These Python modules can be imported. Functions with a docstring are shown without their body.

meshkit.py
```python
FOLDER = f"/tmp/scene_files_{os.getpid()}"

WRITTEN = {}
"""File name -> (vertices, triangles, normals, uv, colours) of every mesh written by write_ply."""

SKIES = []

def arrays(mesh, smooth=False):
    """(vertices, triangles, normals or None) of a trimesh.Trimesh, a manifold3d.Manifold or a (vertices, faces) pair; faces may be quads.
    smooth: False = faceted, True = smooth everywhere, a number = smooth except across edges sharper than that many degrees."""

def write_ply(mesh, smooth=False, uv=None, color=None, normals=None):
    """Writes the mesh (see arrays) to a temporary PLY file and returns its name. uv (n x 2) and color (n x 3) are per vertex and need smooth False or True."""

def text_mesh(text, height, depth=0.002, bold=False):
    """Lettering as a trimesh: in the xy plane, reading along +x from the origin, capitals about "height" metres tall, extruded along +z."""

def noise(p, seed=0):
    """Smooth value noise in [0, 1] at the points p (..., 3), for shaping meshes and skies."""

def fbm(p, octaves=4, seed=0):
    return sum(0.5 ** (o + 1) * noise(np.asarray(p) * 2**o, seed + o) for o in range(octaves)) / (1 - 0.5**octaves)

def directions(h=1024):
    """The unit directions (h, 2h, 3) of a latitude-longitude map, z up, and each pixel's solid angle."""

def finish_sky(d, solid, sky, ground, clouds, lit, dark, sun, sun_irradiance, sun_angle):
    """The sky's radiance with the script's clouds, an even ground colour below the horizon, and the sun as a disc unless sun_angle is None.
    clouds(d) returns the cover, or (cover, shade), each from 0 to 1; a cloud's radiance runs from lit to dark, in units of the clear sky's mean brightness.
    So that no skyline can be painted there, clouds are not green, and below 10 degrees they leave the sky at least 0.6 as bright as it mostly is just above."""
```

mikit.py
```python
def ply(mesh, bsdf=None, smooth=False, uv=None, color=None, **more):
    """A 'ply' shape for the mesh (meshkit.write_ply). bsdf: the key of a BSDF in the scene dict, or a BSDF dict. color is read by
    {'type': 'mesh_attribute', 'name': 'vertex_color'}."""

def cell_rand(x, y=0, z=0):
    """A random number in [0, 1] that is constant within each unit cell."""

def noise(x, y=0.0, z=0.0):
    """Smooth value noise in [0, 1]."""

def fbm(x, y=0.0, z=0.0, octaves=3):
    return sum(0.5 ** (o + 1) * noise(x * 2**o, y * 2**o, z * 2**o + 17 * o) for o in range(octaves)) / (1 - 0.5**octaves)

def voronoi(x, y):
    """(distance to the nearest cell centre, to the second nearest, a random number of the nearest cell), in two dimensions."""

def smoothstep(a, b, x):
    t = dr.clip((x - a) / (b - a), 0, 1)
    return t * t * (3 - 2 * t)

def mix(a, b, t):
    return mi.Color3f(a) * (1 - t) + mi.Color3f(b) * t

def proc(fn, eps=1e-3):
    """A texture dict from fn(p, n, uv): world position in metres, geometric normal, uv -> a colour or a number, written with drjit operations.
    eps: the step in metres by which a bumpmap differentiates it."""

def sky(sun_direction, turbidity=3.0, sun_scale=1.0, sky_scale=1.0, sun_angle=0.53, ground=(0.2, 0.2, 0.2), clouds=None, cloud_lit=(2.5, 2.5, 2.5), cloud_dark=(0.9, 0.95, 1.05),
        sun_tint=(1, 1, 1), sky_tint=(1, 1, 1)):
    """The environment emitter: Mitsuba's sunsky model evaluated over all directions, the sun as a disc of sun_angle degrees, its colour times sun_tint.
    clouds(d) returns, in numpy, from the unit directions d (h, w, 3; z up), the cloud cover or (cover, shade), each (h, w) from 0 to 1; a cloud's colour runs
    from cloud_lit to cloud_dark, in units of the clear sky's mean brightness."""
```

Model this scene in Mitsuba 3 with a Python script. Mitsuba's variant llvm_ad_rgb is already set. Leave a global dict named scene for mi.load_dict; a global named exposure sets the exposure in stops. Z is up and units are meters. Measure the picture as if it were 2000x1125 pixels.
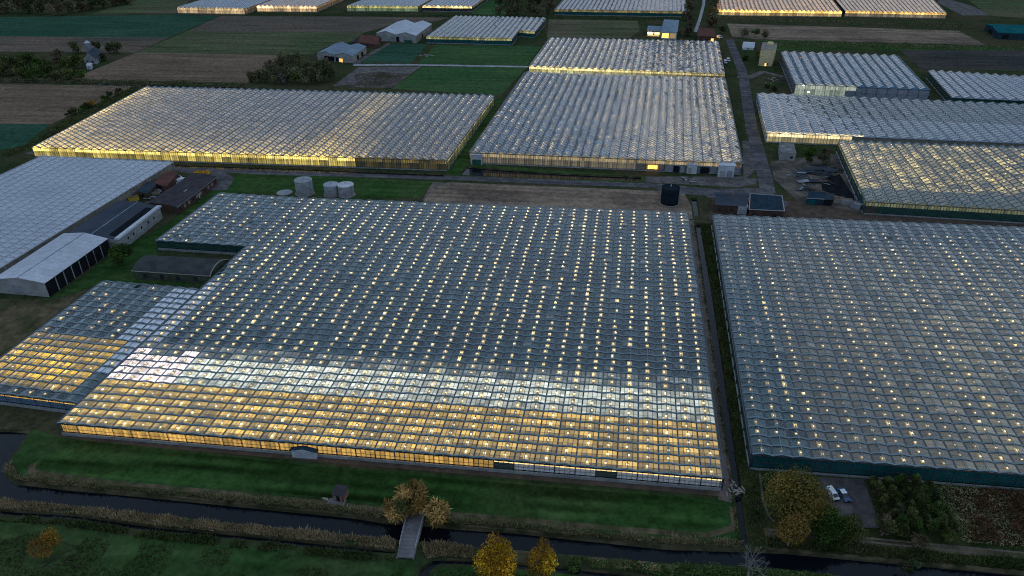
import math
import numpy as np, trimesh, drjit as dr, mitsuba as mi, mikit, meshkit
import shapely
from shapely.geometry import Polygon, LineString, Point
from shapely.ops import unary_union

# ------------------------------------------------------------------ camera, sky, exposure
CAM_H, FOCAL, HORIZON = 120.0, 1400.0, -241.0          # metres; pixels of the 2000 px wide photograph
PITCH = math.atan((562.5 - HORIZON) / FOCAL)
SP, CP = math.sin(PITCH), math.cos(PITCH)
scene, labels = {}, {}
scene['camera'] = {'type': 'perspective', 'fov': math.degrees(2 * math.atan(1000 / FOCAL)), 'fov_axis': 'x', 'near_clip': 1.0, 'far_clip': 9000.0,
                   'to_world': mi.ScalarTransform4f().look_at([0, 0, CAM_H], [0, CP * 100, CAM_H - SP * 100], [0, 0, 1])}
scene['sky'] = mikit.sky((0.35, 1.0, 0.10), turbidity=4, sun_scale=0.0, sky_scale=1.45, ground=(0.06, 0.07, 0.06), sky_tint=(1.0, 1.0, 1.0),
                         clouds=lambda d: (0.97, 0.5), cloud_lit=(0.80, 1.10, 1.50), cloud_dark=(0.67, 0.93, 1.30))
scene['sky']['sampling_weight'] = 1.0
exposure = 2.95
LIGHT = 0.32          # lamps and self-glowing cloth against the dusk sky


def at(x, y, z=0.0):
    """The point at height z that the photograph shows at pixel (x, y)."""
    u, v = (x - 1000) / FOCAL, (y - 562.5) / FOCAL
    d = np.array([u, CP - v * SP, -SP - v * CP])
    return np.array([0, 0, CAM_H]) + d * ((z - CAM_H) / d[2])


def xy(*pts, z=0.0):
    return np.array([at(x, y, z)[:2] for x, y in pts])


# ------------------------------------------------------------------ materials: a few BSDFs, their colours by name
PAL, PAL_IDS = [], {}


def tone(name, c, d=None, scale=0.5, stripe=0.0, angle=0.0, fine=0.45):
    """A named colour: main colour c, second colour d mixed in by noise of this scale (1/m), rows of 'stripe' contrast."""
    PAL_IDS[name] = len(PAL)
    PAL.append(list(c) + list(c if d is None else d) + [scale, stripe, math.cos(math.radians(angle)), math.sin(math.radians(angle)), fine])


exec_tones = [
    ('ground', (.030, .042, .018), (.055, .050, .028), .05),
    ('lawn', (.026, .060, .017), (.040, .068, .022), .07, 0.5, -6), ('lawn_near', (.022, .052, .013), (.034, .060, .018), .06, 1.0, -6),
    ('meadow', (.024, .056, .016), (.040, .062, .022), .06, 0.4, -6), ('rough', (.050, .050, .024), (.110, .082, .050), .25), ('green_field', (.036, .078, .030), (.048, .086, .034), .03, 0.35, -4),
    ('teal_field', (.026, .066, .042), (.034, .074, .048), .02, 0.35, -4), ('olive_field', (.065, .082, .040), (.105, .088, .058), .012, 0.5, -4), ('brown_field', (.135, .092, .064), (.165, .115, .082), .02, 0.4, -4),
    ('brown_field_dark', (.115, .085, .066), (.085, .075, .060), .02, 0.5, -4), ('dark_field', (.040, .042, .040), (.060, .052, .046), .02, 0.5, -4), ('sand', (.19, .138, .100), (.125, .092, .072), .06, 0.6, -6),
    ('dirt', (.15, .115, .095), (.10, .085, .07), .10), ('mud', (.060, .052, .046), (.12, .10, .085), .12), ('asphalt', (.075, .070, .075), (.10, .092, .096), .3, .5, -4),
    ('gravel', (.13, .115, .11), (.09, .08, .078), .4), ('concrete', (.19, .18, .18), (.14, .13, .13), .5), ('pale_road', (.30, .29, .30), (.24, .23, .24), .2), ('bank', (.030, .034, .016), (.085, .068, .042), .4),
    ('parking', (.060, .052, .055), (.085, .075, .075), .25), ('sediment', (.085, .065, .055), (.060, .048, .04), .3), ('hedge', (.020, .030, .010), (.040, .044, .018), .3),
]
for a in exec_tones:
    tone(a[0], tuple(1.3 * c for c in a[1]), tuple(1.3 * c for c in a[2]), *a[3:])
for n, c, d, s in [('white_steel', (.62, .62, .64), (.50, .50, .52), .25), ('pale_steel', (.42, .44, .48), (.36, .38, .42), .2), ('grey_steel', (.28, .30, .33), (.22, .24, .27), .3),
                   ('dark_steel', (.06, .07, .085), (.045, .055, .07), .3), ('bar_light', (.17, .245, .275), (.12, .18, .205), .15), ('bar_dark', (.045, .055, .065), (.06, .07, .08), .2), ('bar_warm', (.13, .125, .12), (.09, .09, .09), .2),
                   ('bar_pale', (.27, .33, .40), (.20, .255, .32), .15), ('teal_cloth', (.010, .10, .11), (.016, .13, .14), .15), ('green_cloth', (.02, .09, .075), (.03, .11, .09), .15), ('slate_cloth', (.048, .092, .100), (.068, .114, .120), .06),
                   ('slate_dark', (.030, .054, .064), (.024, .042, .050), .08), ('grey_cloth', (.19, .21, .235), (.14, .16, .185), .05), ('pale_cloth', (.36, .39, .46), (.28, .31, .37), .06), ('white_cloth', (.56, .58, .64), (.46, .48, .54), .06), ('blue_cloth', (.17, .31, .47), (.12, .24, .37), .05),
                   ('glow_base', (.13, .115, .09), (.10, .09, .072), .3), ('plinth', (.30, .31, .32), (.22, .23, .24), .3), ('cream_wall', (.72, .57, .33), (.62, .49, .29), .3), ('brick', (.13, .075, .06), (.09, .055, .046), .6),
                   ('brick_pale', (.30, .20, .155), (.23, .15, .12), .6), ('tile_dark', (.055, .05, .058), (.075, .068, .074), .5), ('tile_red', (.16, .075, .06), (.12, .06, .05), .5), ('slate_roof', (.075, .088, .110), (.058, .068, .088), .2), ('tin_blue', (.24, .30, .36), (.19, .24, .30), .15),
                   ('tin_white', (.58, .59, .64), (.50, .51, .56), .1), ('curtain_white', (.86, .86, .90), (.78, .78, .82), .2), ('wall_grey', (.36, .36, .36), (.28, .28, .28), .3), ('wall_beige', (.36, .32, .26), (.28, .25, .21), .3), ('moss_roof', (.050, .052, .055), (.075, .078, .08), .4), ('moss_wall', (.09, .11, .08), (.06, .075, .055), .5), ('wood', (.10, .075, .055), (.07, .052, .04), .8),
                   ('black', (.014, .016, .02), (.02, .022, .026), .5), ('tank_grey', (.36, .36, .38), (.28, .28, .30), .5), ('tank_black', (.012, .020, .028), (.018, .028, .036), .4), ('soil', (.12, .085, .066), (.085, .064, .052), .6), ('rust', (.22, .10, .05), (.14, .07, .04), .8),
                   ('window_dark', (.03, .035, .045), (.04, .045, .05), .5), ('bark', (.09, .075, .06), (.06, .05, .042), 1.), ('bark_pale', (.30, .27, .25), (.22, .20, .18), 1.), ('car_white', (.70, .71, .74), (.66, .67, .70), .5), ('car_blue', (.03, .09, .20), (.03, .09, .2), .5), ('rubber', (.02, .02, .02), (.03, .03, .03), 1.),
                   ('deck', (.22, .20, .21), (.16, .145, .15), .5), ('tarp_blue', (.055, .070, .090), (.04, .055, .075), .4), ('stone', (.34, .29, .26), (.26, .22, .2), .6), ('yellow_paint', (.60, .42, .05), (.5, .35, .05), .5), ('porch_white', (.50, .53, .58), (.42, .45, .5), .4), ('porch_blue', (.030, .056, .078), (.024, .046, .066), .4),
                   ('cab_red', (.26, .05, .04), (.2, .04, .04), .5), ('plant', (.05, .07, .02), (.03, .05, .02), .4)]:
    tone(n, c, d, s, fine=.22)
TABLE = np.array(PAL, float)


def lookup(k, i):
    return dr.gather(mi.Float, mi.Float(np.ascontiguousarray(TABLE[:, k])), i)


def palette(p, n, uv):
    i = mi.UInt32(dr.clip(uv.x + 0.5, 0, len(PAL) - 1))
    s = lookup(6, i)
    t = mikit.smoothstep(.25, .75, mikit.fbm(p.x * s, p.y * s, p.z * s))
    g = 1 + lookup(10, i) * (mikit.noise(p.x * 1.7, p.y * 1.7, p.z * 1.7) + mikit.noise(p.x * .6 + 9, p.y * .6, p.z) - 1)
    ca, sa, st = lookup(8, i), lookup(9, i), lookup(7, i)
    g = g * (1 + st * (mikit.noise((p.x * ca + p.y * sa) * .035, (p.y * ca - p.x * sa) * .55, p.z) + .6 * mikit.noise((p.x * ca + p.y * sa) * .02 + 7, (p.y * ca - p.x * sa) * .17, p.z) - .8))
    c = mi.Color3f(*[dr.lerp(lookup(k, i), lookup(k + 3, i), t) for k in range(3)])
    return c * g


COLOR = mikit.proc(palette)
scene['matte'] = {'type': 'twosided', 'bsdf': {'type': 'diffuse', 'reflectance': COLOR}}
scene['satin'] = {'type': 'twosided', 'bsdf': {'type': 'principled', 'base_color': COLOR, 'roughness': .42, 'specular': .5}}
scene['glass'] = {'type': 'thindielectric', 'int_ior': 1.42}
scene['leaf'] = {'type': 'twosided', 'bsdf': {'type': 'diffuse', 'reflectance': {'type': 'mesh_attribute', 'name': 'vertex_color'}}}


# ------------------------------------------------------------------ helpers
def numbered(name):
    if name not in scene and name not in labels:
        return name
    k = 1
    while f'{name}_{k:03d}' in scene or f'{name}_{k:03d}' in labels:
        k += 1
    return f'{name}_{k:03d}'


NEXT = {}


def part_key(parent, name):
    k = NEXT.get((parent, name), 0)
    NEXT[parent, name] = k + 1
    return f'{parent}__{name}' + (f'_{k:03d}' if k else '')


class MB:
    """Collects triangles and quads of one mesh."""

    def __init__(self):
        self.v, self.f, self.n = [], [], 0

    def add(self, v, f):
        v, f = np.asarray(v, float), np.asarray(f, int)
        if f.shape[1] == 4:
            f = np.vstack([f[:, [0, 1, 2]], f[:, [0, 2, 3]]])
        self.v.append(v)
        self.f.append(f + self.n)
        self.n += len(v)
        return self

    def poly(self, pts):
        """A flat convex polygon."""
        return self.add(pts, [[0, k, k + 1] for k in range(1, len(pts) - 1)])

    def hexa(self, a, b):
        """A solid between two matching loops of n points (bottom a, top b), counterclockwise from above."""
        n = len(a)
        v = np.vstack([a, b])
        f = [[0, k + 1, k] for k in range(1, n - 1)] + [[n, n + k, n + k + 1] for k in range(1, n - 1)]
        for k in range(n):
            m = (k + 1) % n
            f += [[k, m, n + m], [k, n + m, n + k]]
        return self.add(v, f)

    def beam(self, p, q, w, h, up=(0, 0, 1)):
        """A bar of width w and height h, from p to q along its bottom middle line."""
        p, q = np.asarray(p, float), np.asarray(q, float)
        d = (q - p) / np.linalg.norm(q - p)
        s = np.cross(d, up)
        s /= np.linalg.norm(s)
        t = np.cross(s, d)
        a = [p - s * w / 2, p + s * w / 2, q + s * w / 2, q - s * w / 2]
        return self.hexa(np.array(a), np.array(a) + t * h)

    def mesh(self):
        return np.vstack(self.v), np.vstack(self.f)


def put(key, mesh, col=None, bsdf='matte', smooth=False, color=None, **more):
    v, f = mesh.mesh() if isinstance(mesh, MB) else (np.asarray(mesh.vertices), np.asarray(mesh.faces)) if hasattr(mesh, 'vertices') else mesh
    if smooth not in (True, False):
        v, f, _ = meshkit.arrays((v, f), smooth)
        smooth = True
    uv = None if col is None else np.tile([float(PAL_IDS[col]), 0.0], (len(v), 1))
    scene[key] = mikit.ply((v, f), bsdf, smooth, uv=uv, color=color, **more)
    return key


def thing(name, label, category, group=None):
    key = numbered(name)
    labels[key] = {'label': label, 'category': category}
    if group:
        labels[key]['group'] = group
    return key


def part(parent, name, mesh, col=None, bsdf='matte', stuff=False, label=None, **more):
    key = put(part_key(parent, name), mesh, col, bsdf, **more)
    if stuff or label:
        labels[key] = {**({'kind': 'stuff'} if stuff else {}), **({'label': label} if label else {})}
    return key


def glow(mesh, rgb=None, color=None, weight=.02, **more):
    """An area light; rgb for the whole mesh or color per vertex."""
    color = None if color is None else np.asarray(color) * LIGHT
    rad = {'type': 'rgb', 'value': [float(c) * LIGHT for c in rgb]} if rgb is not None else {'type': 'mesh_attribute', 'name': 'vertex_color'}
    return dict(emitter={'type': 'area', 'radiance': rad, 'sampling_weight': weight}, **({'color': color} if color is not None else {}), **more)


def band(line, width):
    return LineString(line).buffer(width / 2, cap_style=2, join_style=1)


def tri2d(poly, z=0.0):
    vs, fs, n = [], [], 0
    for g in getattr(poly, 'geoms', [poly]):
        if g.geom_type != 'Polygon' or g.area < .05:
            continue
        v, f = trimesh.creation.triangulate_polygon(g, engine='earcut')
        vs.append(v), fs.append(f + n)
        n += len(v)
    if not vs:
        return None
    v, f = np.vstack(vs), np.vstack(fs)
    a, b, c = (v[f[:, k]] for k in range(3))
    neg = (b[:, 0] - a[:, 0]) * (c[:, 1] - a[:, 1]) - (b[:, 1] - a[:, 1]) * (c[:, 0] - a[:, 0]) < 0
    f[neg] = f[neg][:, ::-1]
    return np.column_stack([v, np.full(len(v), float(z))]), f
# ------------------------------------------------------------------ land and water
CANAL = [(-300, 838), (20, 834), (62, 838), (48, 858), (22, 892), (12, 918), (30, 936), (130, 949), (250, 959), (500, 983), (660, 998), (757, 1014), (900, 1024), (1000, 1030), (1120, 1045), (1300, 1062), (1452, 1068), (1537, 1070), (1650, 1081), (1750, 1091),
         (2000, 1114), (2300, 1140), (2300, 1200), (1625, 1123), (1500, 1108), (1375, 1106), (1250, 1099), (1140, 1090), (925, 1072), (822, 1061), (725, 1050), (500, 1028), (300, 1005), (150, 989), (0, 974), (-300, 945)]
WATERS = [('canal', CANAL, .9), ('narrow_ditch', [(-200, 985), (0, 994), (150, 1004), (300, 1026), (500, 1045), (675, 1064), (775, 1074), (772, 1081), (675, 1076), (500, 1056), (300, 1038), (150, 1016), (0, 1004), (-200, 994)], .6),
          ('curved_ditch', [(812, 1135), (822, 1110), (846, 1090), (925, 1092), (1062, 1102), (1150, 1112), (1300, 1128), (1290, 1140), (1150, 1124), (1062, 1114), (925, 1103), (858, 1101), (840, 1115), (832, 1140)], .6),
          ('straight_ditch', [(1358, 436), (1369, 436), (1391, 562), (1433, 844), (1464, 1066), (1449, 1066), (1416, 844), (1376, 562)], 1.0), ('culvert_pool', [(1350, 386), (1361, 386), (1367, 422), (1356, 422)], .9),
          ('pond', [(897, 341), (912, 325), (950, 328), (1100, 339), (1252, 345), (1255, 354), (1100, 350), (950, 345)], .6), ('front_ditch', [(200, 317), (500, 326), (866, 340), (868, 345), (500, 332), (200, 321)], .5),
          ('far_ditch', [(0, 158), (140, 160), (280, 166), (480, 170), (480, 174), (280, 170), (140, 163), (0, 161)], .5)]
FIELDS = [  # name, tone, pixel outline; earlier ones win where they meet
    ('lawn', 'lawn_near', [(150, 860), (112, 880), (80, 900), (75, 915), (200, 932), (400, 950), (640, 972), (800, 990), (1000, 1006), (1200, 1023), (1380, 1035), (1415, 1018), (1400, 985), (1330, 972), (700, 920)]),
    ('lawn_rim', 'meadow', [(62, 838), (112, 852), (150, 858), (700, 915), (1400, 975), (1440, 985), (1447, 1060), (1300, 1058), (1000, 1026), (640, 990), (250, 955), (34, 932), (18, 915), (26, 892), (50, 860)]),
    ('near_meadow', 'meadow', [(-300, 1010), (0, 1012), (300, 1052), (500, 1070), (700, 1085), (780, 1094), (812, 1096), (800, 1180), (-300, 1200)]),
    ('near_meadow_right', 'lawn', [(850, 1112), (925, 1106), (1062, 1117), (1280, 1140), (1280, 1200), (830, 1200)]),
    ('parking_yard', 'parking', [(1595, 932), (1686, 936), (1720, 1031), (1652, 1031), (1602, 988)]),
    ('orchard_ground', 'hedge', [(1480, 915), (1595, 930), (1602, 988), (1652, 1031), (1720, 1031), (1690, 930), (2200, 965), (2200, 1098), (2000, 1078), (1700, 1052), (1500, 1030)]),
    ('track_verge', 'rough', [(1490, 1030), (2200, 1100), (2200, 1124), (2000, 1108), (1750, 1086), (1650, 1076), (1500, 1066)]),
    ('ditch_verge', 'hedge', [(1366, 436), (1394, 436), (1476, 912), (1496, 1030), (1500, 1066), (1462, 1066), (1432, 844), (1390, 562)]),
    ('service_path', 'dirt', [(1346, 430), (1355, 430), (1438, 962), (1425, 990), (1400, 985), (1408, 955)]),
    ('gravel_strip', 'soil', [(112, 848), (1412, 958), (1412, 970), (104, 857)]),
    ('dark_field', 'rough', [(-400, 588), (60, 585), (112, 583), (214, 552), (185, 556), (-60, 742), (-400, 800)]),
    ('shed_yard', 'lawn', [(60, 585), (100, 580), (235, 488), (320, 440), (415, 372), (470, 372), (310, 470), (305, 500), (410, 560), (200, 552), (112, 585)]),
    ('yard_path', 'gravel', [(140, 558), (175, 560), (240, 512), (300, 470), (290, 462), (225, 500)]),
    ('tank_lawn', 'lawn', [(470, 337), (600, 342), (846, 355), (826, 386), (700, 390), (440, 374), (430, 365)]),
    ('sand_lot', 'sand', [(875, 356), (1000, 361), (1290, 373), (1337, 378), (1350, 402), (1353, 428), (1000, 409), (826, 393), (850, 366)]),
    ('dirt_lane', 'dirt', [(846, 355), (868, 357), (850, 370), (838, 392), (824, 391)]),
    ('east_yard', 'soil', [(1384, 428), (1392, 384), (1500, 386), (1700, 416), (2300, 456), (2300, 475), (1390, 432)]),
    ('ruin_yard', 'mud', [(1505, 315), (1640, 300), (1690, 415), (1560, 395), (1512, 350)]),
    ('pond_verge', 'lawn', [(872, 340), (965, 195), (985, 190), (915, 300), (917, 320), (1255, 345), (1258, 357), (1000, 348), (900, 344)]),
    ('forecourt', 'gravel', [(1260, 345), (1452, 345), (1478, 350), (1476, 360), (1440, 366), (1300, 358), (1262, 356)]),
    ('side_yard', 'gravel', [(1450, 275), (1462, 275), (1476, 330), (1462, 345), (1452, 345)]),
    ('brown_field', 'brown_field', [(265, 103), (505, 107), (560, 108), (520, 135), (485, 162), (140, 154)]),
    ('brown_field', 'brown_field', [(-100, 164), (140, 166), (262, 169), (100, 242), (-100, 242)]),
    ('brown_field', 'brown_field_dark', [(432, 31), (880, 34), (850, 42), (780, 44), (710, 64), (365, 61)]),
    ('olive_field', 'olive_field', [(365, 61), (710, 64), (690, 80), (640, 90), (612, 105), (560, 108), (265, 103)]),
    ('green_field', 'teal_field', [(-200, 34), (40, 33), (340, 28), (430, 31), (330, 73), (-200, 70)]),
    ('grey_field', 'brown_field_dark', [(-200, 70), (330, 73), (262, 103), (-200, 99)]),
    ('green_field', 'teal_field', [(-100, 242), (98, 242), (46, 285), (-100, 310)]),
    ('grass_plot', 'teal_field', [(764, 85), (836, 86), (802, 124), (703, 122)]), ('grass_plot', 'green_field', [(852, 87), (1057, 90), (1029, 128), (815, 125)]),
    ('grass_plot', 'green_field', [(826, 130), (1028, 132), (978, 186), (765, 173)]), ('farm_track', 'pale_road', [(690, 125), (800, 125), (1034, 129), (1034, 132), (800, 128), (690, 129)]),
    ('gravel_heap_ground', 'gravel', [(700, 131), (824, 130), (800, 145), (740, 140), (690, 165), (650, 168)]), ('mud_patch', 'mud', [(740, 140), (800, 145), (770, 172), (680, 170)]),
    ('farm_drive', 'gravel', [(690, 122), (742, 92), (756, 84), (764, 85), (704, 123), (690, 129)]),
    ('fallow_field', 'olive_field', [(1072, 38), (1245, 41), (1250, 60), (1230, 74), (1068, 74)]), ('bare_field', 'sand', [(1420, 46), (1872, 60), (1926, 88), (1480, 77), (1430, 72)]),
    ('dark_field', 'dark_field', [(1758, 98), (2100, 98), (2100, 140), (1800, 134)]), ('grass_margin', 'lawn', [(1480, 78), (1926, 90), (2100, 94), (2100, 98), (1758, 98), (1520, 98)]),
    ('far_field', 'olive_field', [(1880, -10), (2100, -10), (2100, 44), (1930, 30)]), ('far_track', 'gravel', [(1840, -5), (1900, 12), (1935, 30), (1880, 30), (1830, 5)]),
    ('far_field', 'green_field', [(920, 12), (980, -5), (1000, 20), (980, 32), (920, 26)]), ('far_field', 'olive_field', [(270, 0), (380, -8), (345, 26), (180, 27)])]
ROADS = [('road', 'asphalt', [(345, 328), (500, 336), (870, 347), (1000, 352), (1280, 363), (1400, 374), (1500, 372)], 5.5), ('road', 'asphalt', [(1424, 76), (1450, 140), (1468, 250), (1482, 300), (1494, 345), (1500, 376)], 6.5),
         ('junction', 'asphalt', [(1285, 365), (1400, 378), (1510, 378)], 9.0), ('road', 'asphalt', [(1380, 380), (1500, 390), (1540, 400)], 6.0), ('side_road', 'gravel', [(1440, 150), (1462, 152), (1490, 140), (1530, 150)], 5.0),
         ('far_road', 'pale_road', [(1358, 62), (1366, 40), (1374, 10), (1378, -30)], 3.0), ('packing_road', 'asphalt', [(60, 296), (180, 316), (345, 328)], 6.0), ('yard_road', 'asphalt', [(345, 328), (410, 336), (440, 350), (424, 372)], 8.0)]
BANK = {}


def build_land():
    holes = []
    taken = []
    for name, px, depth in WATERS:
        p = Polygon(xy(*px)).buffer(0).buffer(.6).buffer(-.6)
        holes.append(p)
        inner = p.buffer(-.9 if name == 'canal' else -.25, join_style=2)
        ring = p.difference(inner)
        v, f = tri2d(ring)
        edge = p.boundary
        onto = shapely.distance(shapely.points(v[:, 0], v[:, 1]), edge)
        v[:, 2] = np.where(onto < .02, 0, -depth - .05)
        BANK[name] = p
        labels[put(numbered(name + '_bank'), (v, f), 'bank')] = {'kind': 'structure'}
        labels[put(numbered(name + '_water'), tri2d(inner.buffer(.3), -depth + .02), 'water', 'water')] = {'kind': 'structure'}
    water = unary_union(holes)
    outer = shapely.box(-1500, -60, 1500, 2600)
    done = water
    sheets = []
    for name, col, line, w in ROADS:
        p = band(xy(*line), w).difference(done)
        done = done.union(p)
        sheets.append((name, col, p))
    for name, col, px in FIELDS:
        p = Polygon(xy(*px)).buffer(0).difference(done)
        done = done.union(p)
        sheets.append((name, col, p))
    labels[put('ground', tri2d(outer.difference(water)), 'ground')] = {'kind': 'structure'}
    labels[put('far_ground', (np.array([[-9000, -60, 0], [-1500, -60, 0], [-1500, 2600, 0], [-9000, 2600, 0], [1500, -60, 0], [9000, -60, 0], [9000, 2600, 0], [1500, 2600, 0], [-9000, 2600, 0], [9000, 2600, 0], [9000, 9000, 0], [-9000, 9000, 0.]]), [[0, 1, 2, 3], [4, 5, 6, 7], [8, 9, 10, 11]]), 'ground')] = {'kind': 'structure'}
    for k, (name, col, p) in enumerate(sheets):
        if (m := tri2d(p, .03)) is not None:
            labels[put(numbered(name), m, col)] = {'kind': 'structure'}


tone('water', (.010, .014, .022), (.012, .016, .024), .1)
TABLE = np.array(PAL, float)
scene['water'] = {'type': 'principled', 'base_color': {'type': 'rgb', 'value': [.004, .006, .010]}, 'roughness': .06, 'specular': .22}
build_land()
LAWN_PATHS = [('rim_path', [(66, 905), (60, 922), (200, 942), (400, 960), (640, 983), (760, 998)], 1.5), ('rim_path', [(850, 1003), (1000, 1015), (1200, 1033), (1380, 1046), (1436, 1030), (1430, 990)], 1.5), ('wheel_track', [(1500, 1035), (1567, 1041), (1670, 1049), (2000, 1080), (2150, 1094)], .45),
              ('wheel_track', [(1500, 1042), (1550, 1048), (1665, 1056), (2000, 1090), (2150, 1105)], .45), ('footpath', [(1484, 925), (1490, 975), (1500, 1005), (1512, 1020)], .5)]
for name_, line_, w_ in LAWN_PATHS:
    labels[put(numbered(name_), tri2d(band(xy(*line_), w_).difference(BANK['canal']), .06), 'rough' if name_ == 'rim_path' else 'dirt')] = {'kind': 'structure'}
# ------------------------------------------------------------------ greenhouses
GOLD, LAMP = np.array([.50, .27, .045]), np.array([1.0, .72, .28])
FOOT = []          # footprints, kept clear of scattered plants


class Block:
    """A rectangle of roof, its corners given at eave height: front left, front right, back right, back left."""

    def __init__(self, c, eave, nb=None, nr=None, bay=4.5, row=3.4):
        self.P = xy(*c, z=eave)
        w = (np.linalg.norm(self.P[1] - self.P[0]) + np.linalg.norm(self.P[2] - self.P[3])) / 2
        d = (np.linalg.norm(self.P[2] - self.P[1]) + np.linalg.norm(self.P[3] - self.P[0])) / 2
        self.nb, self.nr, self.w, self.d = nb or max(1, round(w / bay)), nr or max(1, round(d / row)), w, d
        FOOT.append(Polygon(self.P))

    def at(self, u, v, z):
        u, v, z = np.broadcast_arrays(np.asarray(u, float) / self.nb, np.asarray(v, float) / self.nr, np.asarray(z, float))
        p = (self.P[0] * ((1 - u) * (1 - v))[..., None] + self.P[1] * (u * (1 - v))[..., None] + self.P[2] * (u * v)[..., None] + self.P[3] * ((1 - u) * v)[..., None])
        return np.concatenate([p, z[..., None]], -1)


def stack(a, w):
    return np.vstack(a) if a else np.zeros((0, w))


def quads(q):
    """(n, 4, 3) corner points -> vertices, faces."""
    q = np.asarray(q, float)
    return q.reshape(-1, 3), np.arange(len(q) * 4).reshape(-1, 4)


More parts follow.
